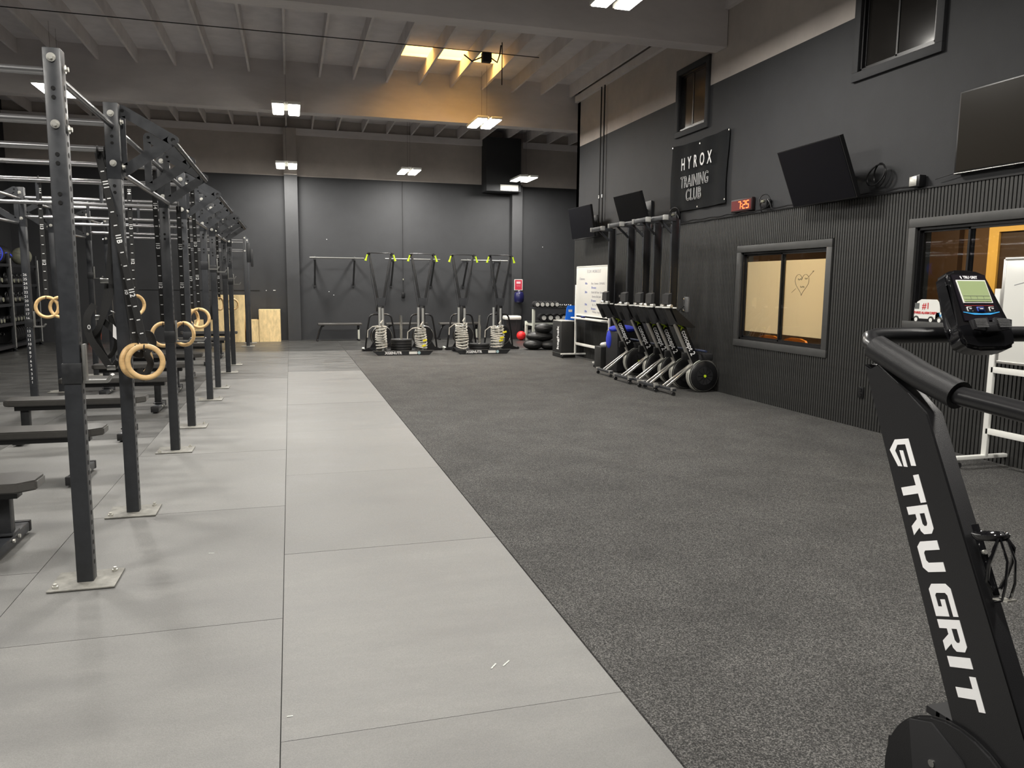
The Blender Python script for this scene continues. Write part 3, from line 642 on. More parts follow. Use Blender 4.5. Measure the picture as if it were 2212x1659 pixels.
MB().box((-.026, 0, -.352), (.006, 1.49, .006)).ob('chrome_edge', CHROME, t4)
# ---- conduits, cables, sockets
cd = thing('wall_conduit', 'pair of thin conduits running down the right wall to the rowers', 'pipe', (5.82, 14.05, 2.45))
for dy in (0, .16): 
    MB().cyl((0, dy, 0), (0, dy, 2.9), .013, n=8).ob('conduit_pipe', BLACKM, cd); MB().box((0, dy, .75), (.03, .03, .06)).ob('coupling', CHROME, cd)
cb = thing('wall_cable', 'black power cable running along the top of the slatted wall', 'cable', (5.80, 8, 2.46))
P = []
for i in range(60):
    y = -1.8 + i * .10; P.append((.02 - .02 * abs(math.sin(i * .9)), y, .004 + .012 * math.sin(i * .7) ** 2))
MB().tube(P, .009, 5).ob('cable_run', BLACK, cb)
mb = MB(); mb.tube([(.03, -2.0, .05), (.03, -2.4, .10), (.03, -2.8, .05), (.03, -3.0, .09)], .004, 5); mb.ob('thin_wire', BLACKM, cb)
def cam_box(lab, y, z, s=1):
    t = thing('wall_power_box', lab, 'power box', (5.82, y, z))
    MB().box((0, 0, 0), (.07, .10 * s, .11 * s), bev=.008).ob('box_body', BLACK, t); MB().box((-.045, .015, .03), (.03, .05 * s, .03), bev=.004).ob('plug', GREYB, t)
    mb = MB(); mb.torus((-.03, 0, .03), (1, .3, 0), .085 * s, .007, 16, 5); mb.tube([(-.03, .06, .06), (-.02, .10, 0), (0, .10, -.10)], .008, 5); mb.tube([(-.03, -.06, .05), (-.02, -.10, 0), (0, -.12, -.09)], .008, 5); mb.ob('cable_loop', BLACK, t)
cam_box('black power box with cable loops just right of the red clock', 8.66, 2.54, 1)
cam_box('black power box with cable loops below the banner corner', 11.05, 2.57, 1.3)
t = thing('wall_power_box', 'pale faced power box left of the highest television at the slat top', 'power box', (5.82, 6.2, 2.515))
MB().box((0, 0, 0), (.08, .12, .11), bev=.006).ob('box_body', BLACK, t); MB().box((-.043, .015, 0), (.008, .09, .09), bev=.003).ob('face_plate', ZINC, t)
t = thing('cable_coil', 'coil of black cable hanging behind the large tilted television', 'cable', (5.78, 6.72, 2.64))
MB().torus((0, 0, 0), (1, .2, 0), .08, .009, 20, 5, 1.5).ob('coil_loop', BLACK, t); MB().torus((.02, -.03, .0), (1, -.2, .1), .10, .008, 20, 5, 1.2).ob('coil_loop', BLACK, t)
t = thing('power_outlet', 'black double power outlet low on the slatted wall', 'outlet', (5.838, 6.79, .39))
MB().box((0, 0, 0), (.012, .075, .12), bev=.003).ob('cover_plate', BLACK, t)
for z in (.025, -.03): MB().box((-.008, 0, z), (.006, .036, .032), bev=.002).ob('socket', GLOSSB, t)
# ---- van cut-outs on the second window sill
def van(lab, y, z, s, words, blue):
    t = thing('cutout_sign', lab, 'sign', (5.866, y, z), 0)
    o = [(-.19, .035), (-.185, .10), (-.15, .125), (-.11, .20), (-.06, .225), (.12, .225), (.16, .19), (.175, .05), (.17, .03), (-.17, .025)] if not blue else [(-.14, .03), (-.14, .10), (-.05, .11), (-.02, .19), (.0, .19), (.02, .12), (.15, .12), (.16, .03)]
    MB().prism([(0, -a * s, b * s) for a, b in o], (.006, 0, 0)).ob('van_body', WHITE, t)
    for a in ((-.11, .07) if not blue else (-.09, .09)):
        MB().cyl((-.003, -a * s, .03 * s), (.008, -a * s, .03 * s), .036 * s, n=18).ob('van_wheel', DARKP, t); MB().cyl((-.005, -a * s, .03 * s), (-.003, -a * s, .03 * s), .019 * s, n=14).ob('wheel_hub', WHITE, t)
    for w_, sz, dy, dz, mt, sp in words: text(w_, sz, frame((-.002, -dy * s, dz * s), (0, -1, 0), (0, 0, 1)), mt, 'painted_words', t, .0004, bold=.001, spacing=sp)
    if not blue: MB().box((-.001, .11 * s, .16 * s), (.002, .055, .055)).ob('painted_window', SLATE, t)
    return t
van('white van cut-out sign with red number one on the window sill', 6.03, 1.168, 1.0, [('#1', .085, .0, .16, REDP, 1), ('THREE ALARM DRIFT', .033, -.005, .095, REDP, .9)], False)
van('small white van cut-out with blue letters behind the treadmill console', 5.77, 1.168, 1.0, [('VA', .06, -.06, .075, CYANP, 1)], True)
# ---- orange chairs inside the office
def ochair(y, lab):
    t = thing('orange_chair', lab, 'chair', (6.17, y, .035), 0, 'orange chairs behind the first window')
    mb = MB(); P = []
    for i in range(9):
        a = i / 8; P.append((.0, -.25 + .5 * a, .80 + .04 * math.sin(PI * a) ** .5 - (.08 if i in (0, 8) else 0)))
    mb.prism([(.0, -.24, .48), (.0, .24, .48), (.0, .25, .74), (.0, .20, .795), (.0, .10, .815), (.0, -.10, .815), (.0, -.20, .795), (.0, -.25, .74)], (.03, 0, 0)); mb.ob('backrest', ORCH, t)
    MB().box((.23, 0, .45), (.44, .46, .03), bev=.012).ob('seat', ORCH, t)
    for a in (.05, .42):
        for b in (-.2, .2): MB().cyl((a, b, 0), (a * .95, b * .95, .44), .012, n=8).ob('leg', CHROME, t)
ochair(8.98, 'orange chair behind the left pane of the first window'); ochair(8.42, 'orange chair behind the right pane of the first window')

# ================================================================ TREADMILL
tm = thing('curved_treadmill', 'matte black manual treadmill with TRU GRIT lettering on its side arm', 'treadmill', (0, 0, 0))
X0 = 1.6
D = Vector((0, -.442, -.897)); V = Vector((0, -.897, .442)); O = Vector((X0, 1.859, 1.281))
A = lambda u, v, x=0: O + D * u + V * v + Vector((x, 0, 0))
def arm(name, x):
    o_ = [(.00, .0), (.03, .018), (.02, .05), (.10, .105), (.13, .125), (.205, .172), (1.20, .182), (1.28, -.04)]
    mb = MB(); mb.prism([A(u, v, x) for u, v in o_], (.055, 0, 0))
    bmesh.ops.bevel(mb.bm, geom=mb.bm.edges[:], offset=.004, segments=2, affect='EDGES'); return mb.ob(name, TREADB, tm)
ar = arm('side_arm', 0); arm('side_arm', .80)
# raised lettering
GL = {'T': [[(0, .74), (0, 1), (1, 1), (1, .74), (.66, .74), (.66, 0), (.36, 0), (.36, .74)]],
      'I': [[(0, 0), (0, 1), (1, 1), (1, 0)]],
      'U': [[(0, 1), (.30, 1), (.30, .32), (.38, .24), (.62, .24), (.70, .32), (.70, 1), (1, 1), (1, .2), (.84, 0), (.16, 0), (0, .2)]],
      'G': [[(1, 1), (1, .78), (.36, .78), (.28, .70), (.28, .30), (.36, .22), (.70, .22), (.70, .40), (.48, .40), (.48, .60), (1, .60), (1, 0), (.16, 0), (0, .18), (0, .82), (.16, 1)]],
      'R': [[(0, 0), (0, 1), (.84, 1), (1, .86), (1, .50), (.88, .38), (.76, .36), (1, 0), (.68, 0), (.46, .34), (.28, .34), (.28, .54), (.64, .54), (.72, .60), (.72, .72), (.64, .78), (.28, .78), (.28, 0)]]}
for ch, u0, u1 in (('T', .337, .412), ('R', .418, .494), ('U', .512, .592), ('G', .622, .704), ('R', .712, .790), ('I', .803, .829), ('T', .848, .930)):
    mb = MB()
    for pl in GL[ch]:
        P = [A(u0 + a * (u1 - u0) - (b - .5) * .0 + (1 - b) * .012 - .006 + .018 * (b - .0), .016 + b * .072, -.0012) for a, b in pl]
        mb.prism(P, (.0012, 0, 0))
    mb.ob('logo_letter', PRINT, ar)
mb = MB()
for pl in [[(.240, .040), (.262, .012), (.312, .026), (.316, .040), (.270, .030), (.256, .044)], [(.240, .040), (.256, .044), (.262, .072), (.322, .072), (.326, .088), (.250, .088)], [(.272, .046), (.318, .046), (.322, .058), (.276, .058)]]:
    mb.prism([A(u, v, -.0012) for u, v in pl], (.0012, 0, 0))
mb.ob('logo_emblem', PRINT, ar)
def rail(x):
    q = 1 if x < 2 else -1
    return [(x, .55, .90), (x, .75, 1.10), (x, .95, 1.185), (x, 1.3, 1.212), (x, 1.58, 1.232), (x, 1.72, 1.275), (x, 1.82, 1.318)]
XR = X0 + .028
mb = MB(); mb.tube(rail(XR) + [(XR + .004, 1.868, 1.337), (XR + .03, 1.905, 1.350), (XR + .075, 1.925, 1.355), (XR + .2, 1.93, 1.356), (XR + .62, 1.93, 1.356), (XR + .735, 1.925, 1.355), (XR + .77, 1.905, 1.350), (XR + .80, 1.868, 1.337)] + rail(XR + .80)[::-1], .0245, 18)
mb.ob('handrail', mat('rail_black', (.010, .010, .011, 1), .28), tm)
for dx in (0, .80):
    mb = MB(); mb.tube([(XR + dx, 1.545, 1.230), (XR + dx, 1.66, 1.262), (XR + dx, 1.80, 1.312), (XR + dx, 1.842, 1.327)], .0375, 22); mb.ob('grip_sleeve', TREADB, tm)
# console
cn = link('console', None, tm)
Mc = frame((2.012, 1.885, 1.478), (1, 0, 0), (0, .47, .88))
def CL(mb, name, m_, par=None):
    me = mb.mesh(name, m_); me.transform(Mc); return link(name, me, par or cn)
mb = MB(); o_ = [(-.075, .080), (-.04, .093), (.04, .093), (.075, .080), (.082, .05), (.088, -.10), (.105, -.135), (.095, -.165), (.05, -.178), (-.05, -.178), (-.095, -.165), (-.105, -.135), (-.088, -.10), (-.082, .05)]
mb.prism([(a, b, -.055) for a, b in o_], (0, 0, .055)); bmesh.ops.bevel(mb.bm, geom=mb.bm.edges[:], offset=.010, segments=3, affect='EDGES'); CL(mb, 'console_shell', GLOSSB)
mb = MB(); mb.prism([(a, b, .001) for a, b in [(-.064, .070), (.064, .070), (.072, -.085), (-.072, -.085)]], (0, 0, .003)); CL(mb, 'front_panel', mat('panel_dark', (.008, .006, .010, 1), .25))
mb = MB(); mb.box((0, .012, .005), (.112, .078, .002)); CL(mb, 'screen_bezel', WHITE)
mb = MB(); mb.box((0, .012, .0065), (.104, .070, .002)); CL(mb, 'lcd_screen', LCD)
mb = MB(); mb.box((0, -.004, .0078), (.1, .0007, .0004)); mb.box((0, -.016, .0078), (.1, .0007, .0004))
for k in (-.025, 0, .025): mb.box((k, -.010, .0078), (.0006, .012, .0004))
CL(mb, 'lcd_lines', SLATE)
me = None
tb = text('TRU GRIT', .0125, Mc @ frame((.004, .0605, .0045), (1, 0, 0), (0, 1, 0)), PRINT, 'console_words', cn, .0002, bold=.0004)
mb = MB(); mb.prism([(-.036, .0645, .0045), (-.031, .0655, .0045), (-.029, .056, .0045), (-.033, .056, .0045)], (0, 0, .0004)); CL(mb, 'console_emblem', PRINT)
for bx, wd, m_ in ((-.042, .020, WHITE), (0, .028, BLUEPRINT), (.042, .020, WHITE)):
    mb = MB(); mb.box((bx, -.048, .0055), (wd, .0155, .003), bev=.0014); b_ = CL(mb, 'button', m_)
    mb = MB(); mb.box((bx, -.048, .0075), (wd - .004, .0115, .002), bev=.0008); CL(mb, 'button_face', mat('button_navy', (.01, .015, .06, 1), .3) if wd > .025 else MATS['panel_dark'], b_)
    mb = MB(); mb.box((bx, -.048, .0088), (wd * .42, .0025, .0006)); CL(mb, 'button_mark', PRINT, b_)
mb = MB(); mb.prism([(-.069, -.056, .0045), (-.04, -.060, .0045), (0, -.062, .0045), (.04, -.060, .0045), (.069, -.056, .0045), (.069, -.0585, .0045), (.03, -.0665, .0045), (-.03, -.0665, .0045), (-.069, -.0585, .0045)], (0, 0, .0006)); CL(mb, 'blue_swoosh', CYANP)
mb = MB(); mb.box((0, -.0355, .0047), (.11, .0008, .0005)); CL(mb, 'red_line', REDP)
# ribbed tablet rest
mb = MB(); o_ = [(-.078, -.098), (-.05, -.092), (-.014, -.090), (-.010, -.104), (.010, -.104), (.014, -.090), (.05, -.092), (.078, -.098), (.070, -.125), (.03, -.130), (-.03, -.130), (-.070, -.125)]
mb.prism([(a, b + .004, .020 - (b + .09) * -.15) for a, b in o_], (0, 0, .008)); rs = CL(mb, 'tablet_rest', mat('rest_grey', (.03, .03, .032, 1), .4))
mb = MB()
for k in range(6):
    y_ = -.097 - .0048 * k
    for q in (-1, 1): mb.box((q * .043, y_ + .004, .0288), (.044, .0016, .0014))
CL(mb, 'rest_rib', mat('rib_grey', (.16, .16, .16, 1), .5), rs).__setitem__('kind', 'stuff')
mb = MB(); mb.box((0, -.115, .010), (.06, .03, .03), bev=.004); CL(mb, 'rest_neck', BLACK)
mb = MB(); mb.box((0, -.150, -.03), (.18, .04, .055), bev=.015); CL(mb, 'chin_cover', TREADB)
# bottle cage on rear of arm
bc = thing('bottle_cage', 'glossy black bottle cage bolted on the treadmill arm', 'bottle cage', tuple(A(.60, .185, .03)))
o0 = Vector(bc.location); B3 = lambda u, v, x: D * u + V * v + Vector((x, 0, 0))
mb = MB(); mb.bar(B3(-.10, .004, 0), B3(.075, .004, 0), .022, .004, up=tuple(V), bev=.001); mb.ob('mount_strip', GLOSSB, bc)
def lp(u0, u1):
    return [B3(u0 + (u1 - u0) * (.5 - .5 * math.cos(t)), .04 - .036 * math.cos(t), .037 * math.sin(t)) for t in [2 * PI * i / 28 for i in range(28)]]
MB().tube(lp(-.075, -.055), .0085, 6, closed=True, flat=.45).ob('cage_hoop', GLOSSB, bc)
for q in (-1, 1):
    MB().tube([B3(-.055, .070, q * .012), B3(-.03, .066, q * .03), B3(.0, .045, q * .036), B3(.035, .02, q * .03), B3(.06, .010, q * .012)], .0095, 6, flat=.5).ob('cage_band', GLOSSB, bc)
    MB().tube([B3(-.055, .074, q * .010), B3(-.0, .076, q * .012), B3(.05, .055, q * .014), B3(.085, .03, q * .012), B3(.085, .008, q * .010)], .0065, 6, flat=.5).ob('cage_band', GLOSSB, bc)
MB().bar(B3(.08, .006, 0), B3(.09, .045, 0), .03, .004, up=tuple(D)).ob('cage_lip', ZINC, bc)
MB().cyl(B3(-.03, .006, 0), B3(-.03, .012, 0), .006, n=8).ob('cage_screw', ZINC, bc)
# base
mb = MB(); mb.prism([(1.583, 1.42 + .235 * math.cos(t), .17 + .235 * math.sin(t)) for t in [-.4 + (PI + .8) * i / 20 for i in range(21)]], (.016, 0, 0)); bmesh.ops.bevel(mb.bm, geom=mb.bm.edges[:], offset=.006, segments=2, affect='EDGES')
bc_ = mb.ob('roller_cover', TREADB, tm)
mb = MB(); mb.prism([(1.577, 1.57, .345), (1.577, 1.50, .375), (1.577, 1.40, .33), (1.577, 1.30, .20), (1.577, 1.33, .09), (1.577, 1.52, .09)], (.006, 0, 0)); mb.ob('cover_flange', mat('cover_grey', (.022, .022, .024, 1), .4), bc_)
MB().cyl((1.574, 1.485, .27), (1.5775, 1.485, .27), .010, n=12).ob('flange_bolt', CHROME, bc_)
for x in (1.60, 2.40):
    P = [(x, 1.66, .10), (x, 1.66, .24), (x, 1.45, .36), (x, 1.1, .24), (x, .7, .17), (x, .3, .20), (x, -.05, .30), (x, -.15, .26), (x, -.15, .04), (x, 1.6, .04)]
    MB().prism(P, (.06, 0, 0)).ob('side_rail', TREADB, tm)
mb = MB(); prev = None
BZ = [(1.60, .34), (1.4, .35), (1.1, .23), (.7, .16), (.3, .19), (-.05, .29)]
for (ya, za), (yb, zb) in zip(BZ, BZ[1:]):
    for k in range(6):
        c = Vector((2.03, ya + (yb - ya) * (k + .5) / 6, za + (zb - za) * (k + .5) / 6)); mb.bar(c + Vector((-.36, 0, 0)), c + Vector((.36, 0, 0)), .045, .02)
mb.ob('belt_slats', RUBB, tm, kind='stuff')
for x in (1.63, 2.43):
    for y in (-.05, 1.5): MB().cyl((x, y, .003), (x, y, .05), .03, n=12).ob('foot', RUBB, tm)
MB().cyl((1.655, 1.290, .536), (1.70, 1.290, .536), .018, n=14).ob('adjust_knob', CHROME, tm)

# ================================================================ WHITEBOARDS
def wboard(lab, y0, y1, X, zb, zt, foot=.31, gw=1):
    t = thing('rolling_whiteboard', lab, 'whiteboard', (X, (y0 + y1) / 2, 0), 0); h = abs(y1 - y0) / 2; s = 1 if y1 > y0 else -1
    MB().box((0, 0, (zb + zt) / 2), (.018, 2 * h - .10, zt - zb), bev=.004).ob('board_panel', BOARD, t)
    fr = MB()
    for a, b in (((0, -h + .045, zb), (0, -h + .045, zt)), ((0, h - .045, zb), (0, h - .045, zt)), ((0, -h + .045, zb), (0, h - .045, zb)), ((0, -h + .045, zt), (0, h - .045, zt))): fr.bar(a, b, .028, .022, up=(1, 0, 0) if a[2] != b[2] else (0, 0, 1), bev=.003)
    fr.ob('board_frame', ALU if gw else WHITE, t)
    for q in (-1, 1):
        MB().bar((0, q * h, .09), (0, q * h, 1.50), .05, .03, up=(1, 0, 0), bev=.004).ob('leg', WHITE, t)
        f = MB().bar((-foot, q * h, .09), (foot, q * h, .09), .045, .03, up=(0, 0, 1), bev=.004).ob('foot_bar', WHITE, t)
        for p in (-foot + .04, foot - .04):
            MB().cyl((p, q * h - .012, .028), (p, q * h + .012, .028), .025, n=14).ob('caster', BLACKM, t)
            MB().cyl((p, q * h, .04), (p, q * h, .08), .008, n=6).ob('caster_stem', CHROME, t)
    MB().bar((0, -h, zb - .07), (0, h, zb - .07), .03, .05, up=(0, 0, 1), bev=.003).ob('cross_rail', WHITE, t)
    MB().bar((0, -h, .31), (0, h, .31), .03, .05, up=(0, 0, 1), bev=.003).ob('cross_rail', WHITE, t)
    return t
wb1 = wboard('white rolling whiteboard with handwritten workout left of the rowing machines', 14.84, 13.10, 5.62, .90, 1.86, gw=0)
MB().box((-.07, 0, .84), (.13, 1.62, .025), bev=.004).ob('pen_tray', WHITE, wb1)
W = lambda y, z: frame((-.0105, y, z), (0, -1, 0), (0, 0, 1))
for body, sz, y, z, m_ in [('E.O.M. WORKOUT', .085, -.10, 1.76, GREYPRINT), ('5 Stations:', .07, .52, 1.62, GREYPRINT), ('100m', .06, .30, 1.53, BLUEPRINT), ('Row - Farmers - 50 Wall B.', .06, -.30, 1.53, GREYPRINT), ('30 meters', .06, -.10, 1.45, BLUEPRINT),
                           ('200m', .06, .30, 1.36, BLUEPRINT), ('Kettle Bell Row - Farmers', .06, -.30, 1.36, GREYPRINT), ('Reverse Sled push - 50', .06, -.30, 1.28, GREYPRINT), ('30 meters', .06, -.10, 1.20, BLUEPRINT), ('150m', .06, .30, 1.12, BLUEPRINT),
                           ('Ski - Farmers - lunges', .06, -.30, 1.12, GREYPRINT), ('30 meters', .06, -.10, 1.045, BLUEPRINT), ('100m', .06, .30, .985, BLUEPRINT), ('Walking - lunges', .06, -.25, .985, GREYPRINT)]:
    text(body, sz, W(y, z), m_, 'handwriting', wb1, .0003)
er = thing('board_eraser', 'small blue board eraser on the tray of the far whiteboard', 'eraser', (5.55, 14.25, .853)); MB().box((0, 0, .016), (.05, .13, .03), bev=.005).ob('eraser_body', NAVY, er); MB().box((0, 0, .0335), (.045, .12, .006)).ob('eraser_felt', BLUEPRINT, er)
wb2 = wboard('white rolling whiteboard cut by the right edge behind the treadmill', 5.03, 3.30, 5.62, .90, 1.74)
W2_ = lambda y, z: frame((-.0105, y, z), (0, -1, 0), (0, 0, 1))
text('Friday', .12, W2_(.42, 1.62), GREYPRINT, 'handwriting', wb2, .0003); MB().tube([(-.0105, .72, 1.53), (-.0105, .6, 1.56), (-.0105, .4, 1.56), (-.0105, .2, 1.57)], .002, 4).ob('marker_line', GREYPRINT, wb2)
text('50 cal\n400 m', .07, W2_(.42, 1.28), GREYPRINT, 'handwriting', wb2, .0003)

# ================================================================ ROWERS
def rower(lab):
    t = thing('rowing_machine', lab, 'rowing machine', (0, 0, 0), 0, 'rowing machines stored upright along the right wall')
    fz = MB(); Y = 0; c = (5.605, 0, .238)
    fw = MB().lathe([(.05, -.085), (.19, -.085), (.225, -.06), (.235, -.02), (.235, .02), (.225, .06), (.19, .085), (.05, .085)], c, (0, 1, 0), 36).ob('flywheel_cage', BLACK, t)
    MB().lathe([(.218, -.066), (.2375, -.03), (.2385, .0), (.2375, .03), (.218, .066)], c, (0, 1, 0), 36).ob('silver_mesh_rim', mat('mesh_silver', (.62, .62, .56, 1), .4, .4, noise=.2, scale=90), fw)
    d = MB(); d.cyl((c[0], -.088, c[2]), (c[0], -.084, c[2]), .125, n=28); d.ob('perforated_disc', mat('disc_grey', (.03, .03, .032, 1), .35, .3, noise=.5, scale=120), fw)
    for k in range(10):
        a = k * PI / 5; MB().bar((c[0] + .03 * math.cos(a), -.0895, c[2] + .03 * math.sin(a)), (c[0] + .12 * math.cos(a), -.0895, c[2] + .12 * math.sin(a)), .004, .004, up=(0, 1, 0)).ob('disc_rib', BLACK, fw)
    MB().cyl((c[0], -.093, c[2]), (c[0], -.087, c[2]), .020, n=14).ob('hub_sticker', YEL, fw)
    # frame box with lettering
    a = Vector((5.13, 0, 1.00)); b = Vector((5.45, 0, .36)); d_ = (b - a).normalized(); n_ = Vector((-d_.z, 0, d_.x)); n_ = n_ if n_.x > 0 else -n_
    mb = MB(); mb.bar(a + n_ * .06, b + n_ * .06, .07, .13, up=tuple(n_), bev=.006); fb = mb.ob('main_frame', BLACK, t)
    MB().bar(a - d_ * .02, b + d_ * .06, .074, .018, up=tuple(n_)).ob('front_edge', ALU, t)
    F = frame(a + n_ * .065 + d_ * .36 + Vector((0, -.0365, 0)), d_, n_)
    text('concept 2', .105, F, PRINT, 'frame_lettering', fb, .0006, bold=.002, xs=.92)
    e0 = a + n_ * .065 + d_ * .06
    mb = MB(); 
    mb.torus(e0 + Vector((0, -.0362, 0)), (0, 1, 0), .028, .013, 16, 4); mb.prism([e0 + d_ * .03 + n_ * .0 + Vector((0, -.0370, 0)), e0 + d_ * .09 - n_ * .035 + Vector((0, -.0370, 0)), e0 + d_ * .07 + Vector((0, -.0370, 0)), e0 + d_ * .09 + n_ * .035 + Vector((0, -.0370, 0))], (0, .002, 0)); mb.ob('yellow_emblem', YEL, fb)
    MB().box((5.40, 0, .52), (.24, .06, .10), bev=.01).ob('chain_housing', BLACK, t)
    MB().box((5.64, 0, .50), (.22, .10, .10), bev=.02).ob('top_cover', BLACKM, t)
    # front leg with casters
    for s_ in (-.035, .035): MB().bar((5.44, s_, .40), (5.03, s_ * 1.6, .10), .022, .028, bev=.003).ob('leg_strut', ALU, t)
    MB().bar((5.02, -.30, .085), (5.02, .30, .085), .055, .035, bev=.004).ob('leg_bar', STEELG, t)
    for q in (-.27, .27):
        MB().cyl((5.02, q - .014, .03), (5.02, q + .014, .03), .027, n=14).ob('caster', RUBB, t); MB().box((5.02, q, .092), (.065, .05, .045), bev=.004).ob('end_cap', ALU, t)
    # foot boards
    for q in (-.10, .10):
        mb = MB(); mb.prism([(4.90, q - .04, 1.195), (4.98, q - .04, 1.19), (5.10, q - .04, .99), (5.02, q - .04, .96)], (0, .08, 0)); mb.ob('foot_board', BLACKM, t)
        mb = MB(); mb.prism([(5.02, q - .035, 1.19), (5.08, q - .035, 1.19), (5.40, q - .035, .93), (5.34, q - .035, .92), (5.13, q - .035, .97)], (0, .07, 0)); mb.ob('foot_stretcher', BLACK, t)
        MB().bar((4.92, q, 1.205), (4.985, q, 1.205), .11, .016).ob('foot_strap', WHITE, t); MB().bar((5.03, q, 1.20), (5.085, q, 1.20), .11, .016).ob('foot_strap', WHITE, t)
        MB().cyl((5.01, q - .05, 1.225), (5.01, q + .05, 1.225), .022, n=12).ob('heel_roller', ALU, t)
    # monorail, seat, rear leg
    MB().box((5.10, 0, 1.70), (.105, .034, 1.44), bev=.004).ob('monorail', BLACK, t)
    MB().box((5.047, 0, 1.80), (.006, .045, 1.20)).ob('rail_strip', mat('rail_satin', (.25, .26, .28, 1), .18, .9), t)
    MB().box((5.163, 0, 1.80), (.006, .045, 1.20)).ob('rail_strip', MATS['rail_satin'], t)
    MB().prism([(4.985, -.09, 1.25), (5.035, -.09, 1.24), (5.04, -.09, 1.40), (4.99, -.09, 1.38)], (0, .18, 0)).ob('seat', BLACKM, t)
    MB().bar((5.10, 0, 2.40), (4.84, 0, 2.405), .05, .05, bev=.003).ob('rear_arm', STEELG, t)
    MB().bar((4.86, 0, 2.39), (5.08, 0, 2.20), .025, .03).ob('rear_brace', STEELG, t)
    MB().bar((4.84, -.24, 2.405), (4.84, .24, 2.405), .05, .06, bev=.004).ob('rear_foot', STEELG, t)
    for q in (-.22, .22): MB().box((4.84, q, 2.405), (.062, .05, .068), bev=.004).ob('foot_pad', mat('pad_grey', (.25, .25, .24, 1), .5), t)
    # monitor seen from behind
    MB().box((5.315, 0, 1.24), (.035, .13, .22), bev=.015).ob('monitor', mat('monitor_grey', (.10, .10, .10, 1), .5), t)
    for dz in (-.08, .08): MB().cyl((5.272, .0, 1.24 + dz), (5.255, 0, 1.24 + dz), .022, n=10).ob('monitor_knob', CHROME, t)
    MB().tube([(5.28, 0, 1.22), (5.20, 0, 1.16), (5.17, 0, 1.05), (5.25, 0, .90)], .012, 6).ob('monitor_arm', BLACK, t)
    # handle and chain
    MB().cyl((5.53, -.22, .60), (5.53, .22, .60), .016, n=10).ob('handle', mat('handle_blue', (.02, .03, .07, 1), .5), t)
    return t
r1 = rower('nearest upright rowing machine, its round flywheel in full view')
SH = [(9.70, 0), (10.08, -.07), (10.58, 0), (10.96, -.07), (11.86, 0)]
for (y, dx), l in zip(SH[1:], ['second upright rowing machine from the camera', 'third upright rowing machine, the middle of the five', 'fourth upright rowing machine from the camera', 'farthest upright rowing machine, beside the whiteboard']): dup(r1, None, loc=(dx, y, 0), label=l)
r1.location = (0, 9.70, 0)

# ================================================================ BACK OF THE HALL
# ---- ski machines
def ski(lab):
    t = thing('ski_machine', lab, 'ski machine', (0, 0, 0), 0, 'black ski machines in a row before the back wall')
    MB().b2(-.06, .06, -.02, .05, .05, 1.10, .006).ob('column', BLACK, t)
    MB().prism([(-.07, -.03, 1.0), (.07, -.03, 1.0), (.10, -.03, 1.18), (-.10, -.03, 1.18)], (0, .07, 0)).ob('yoke', STEELG, t)
    for s_ in (-1, 1):
        MB().bar((s_ * .055, 0, 1.08), (s_ * .235, 0, 2.12), .052, .05, up=(0, 1, 0), bev=.004).ob('arm', STEEL, t)
        MB().tube([(s_ * .235, -.01, 2.12), (s_ * .24, -.05, 2.15), (s_ * .29, -.06, 2.13)], .018, 8).ob('pulley', BLACK, t)
        MB().tube([(s_ * .285, -.06, 2.12), (s_ * .305, -.06, 2.05), (s_ * .325, -.06, 1.985)], [.018, .016, .028], 8).ob('handle', YEL, t)
        MB().tube([(s_ * .24, .02, 2.12), (s_ * .20, .03, 1.6), (s_ * .10, .03, 1.0)], .003, 4).ob('cord', BLACK, t)
        MB().bar((s_ * .30, -.02, .03), (s_ * .30, .5, .03), .05, .04, bev=.004).ob('foot_rail', BLACK, t)
    MB().tube([(-.24, 0, 2.13), (-.20, 0, 2.155), (.20, 0, 2.155), (.24, 0, 2.13)], .010, 6).ob('top_bar', BLACK, t)
    MB().tube([(-.34, .12, .04), (-.29, .12, .45), (-.245, .12, .74), (-.20, .12, .79), (-.14, .12, .805), (.14, .12, .805), (.20, .12, .79), (.245, .12, .74), (.30, .12, .45), (.35, .12, .04)], .020, 8).ob('support_hoop', BLACK, t)
    fw = MB().lathe([(.04, -.05), (.225, -.05), (.245, -.02), (.245, .04), (.2, .07), (.04, .07)], (0, -.08, .33), (0, 1, 0), 28).ob('flywheel', BLACK, t)
    MB().torus((0, -.135, .33), (0, 1, 0), .225, .006, 28, 5).ob('flywheel_rim', CHROME, fw)
    mb = MB(); mb.prism([(-.42, -.14, .0), (.42, -.14, .0), (.40, -.14, .04), (.26, -.14, .09), (.16, -.14, .26), (-.16, -.14, .26), (-.26, -.14, .09), (-.40, -.14, .04)], (0, .02, 0)); mb.ob('base_gusset', BLACK, t)
    MB().bar((-.41, -.12, .03), (-.36, .45, .03), .05, .03).ob('pale_foot', MINTPOST, t)
    for s_ in (-1, 1): MB().cyl((s_ * .41, -.14, .03), (s_ * .41, -.08, .03), .03, n=12).ob('wheel', RUBB, t)
    MB().box((-.09, -.02, .95), (.035, .04, .16), bev=.008).ob('side_latch', BLACK, t)
    return t
s1 = ski('leftmost black ski machine, behind the left end of the taller weight sled stack')
for x, l in ((2.86, 'second black ski machine from the left, at the right end of the left sled'), (3.79, 'third black ski machine from the left, at the left end of the right sled'), (4.67, 'rightmost black ski machine, beside the pale lidded bin')): dup(s1, None, loc=(x, 17.3, .003), label=l)
s1.location = (1.93, 17.3, .003)
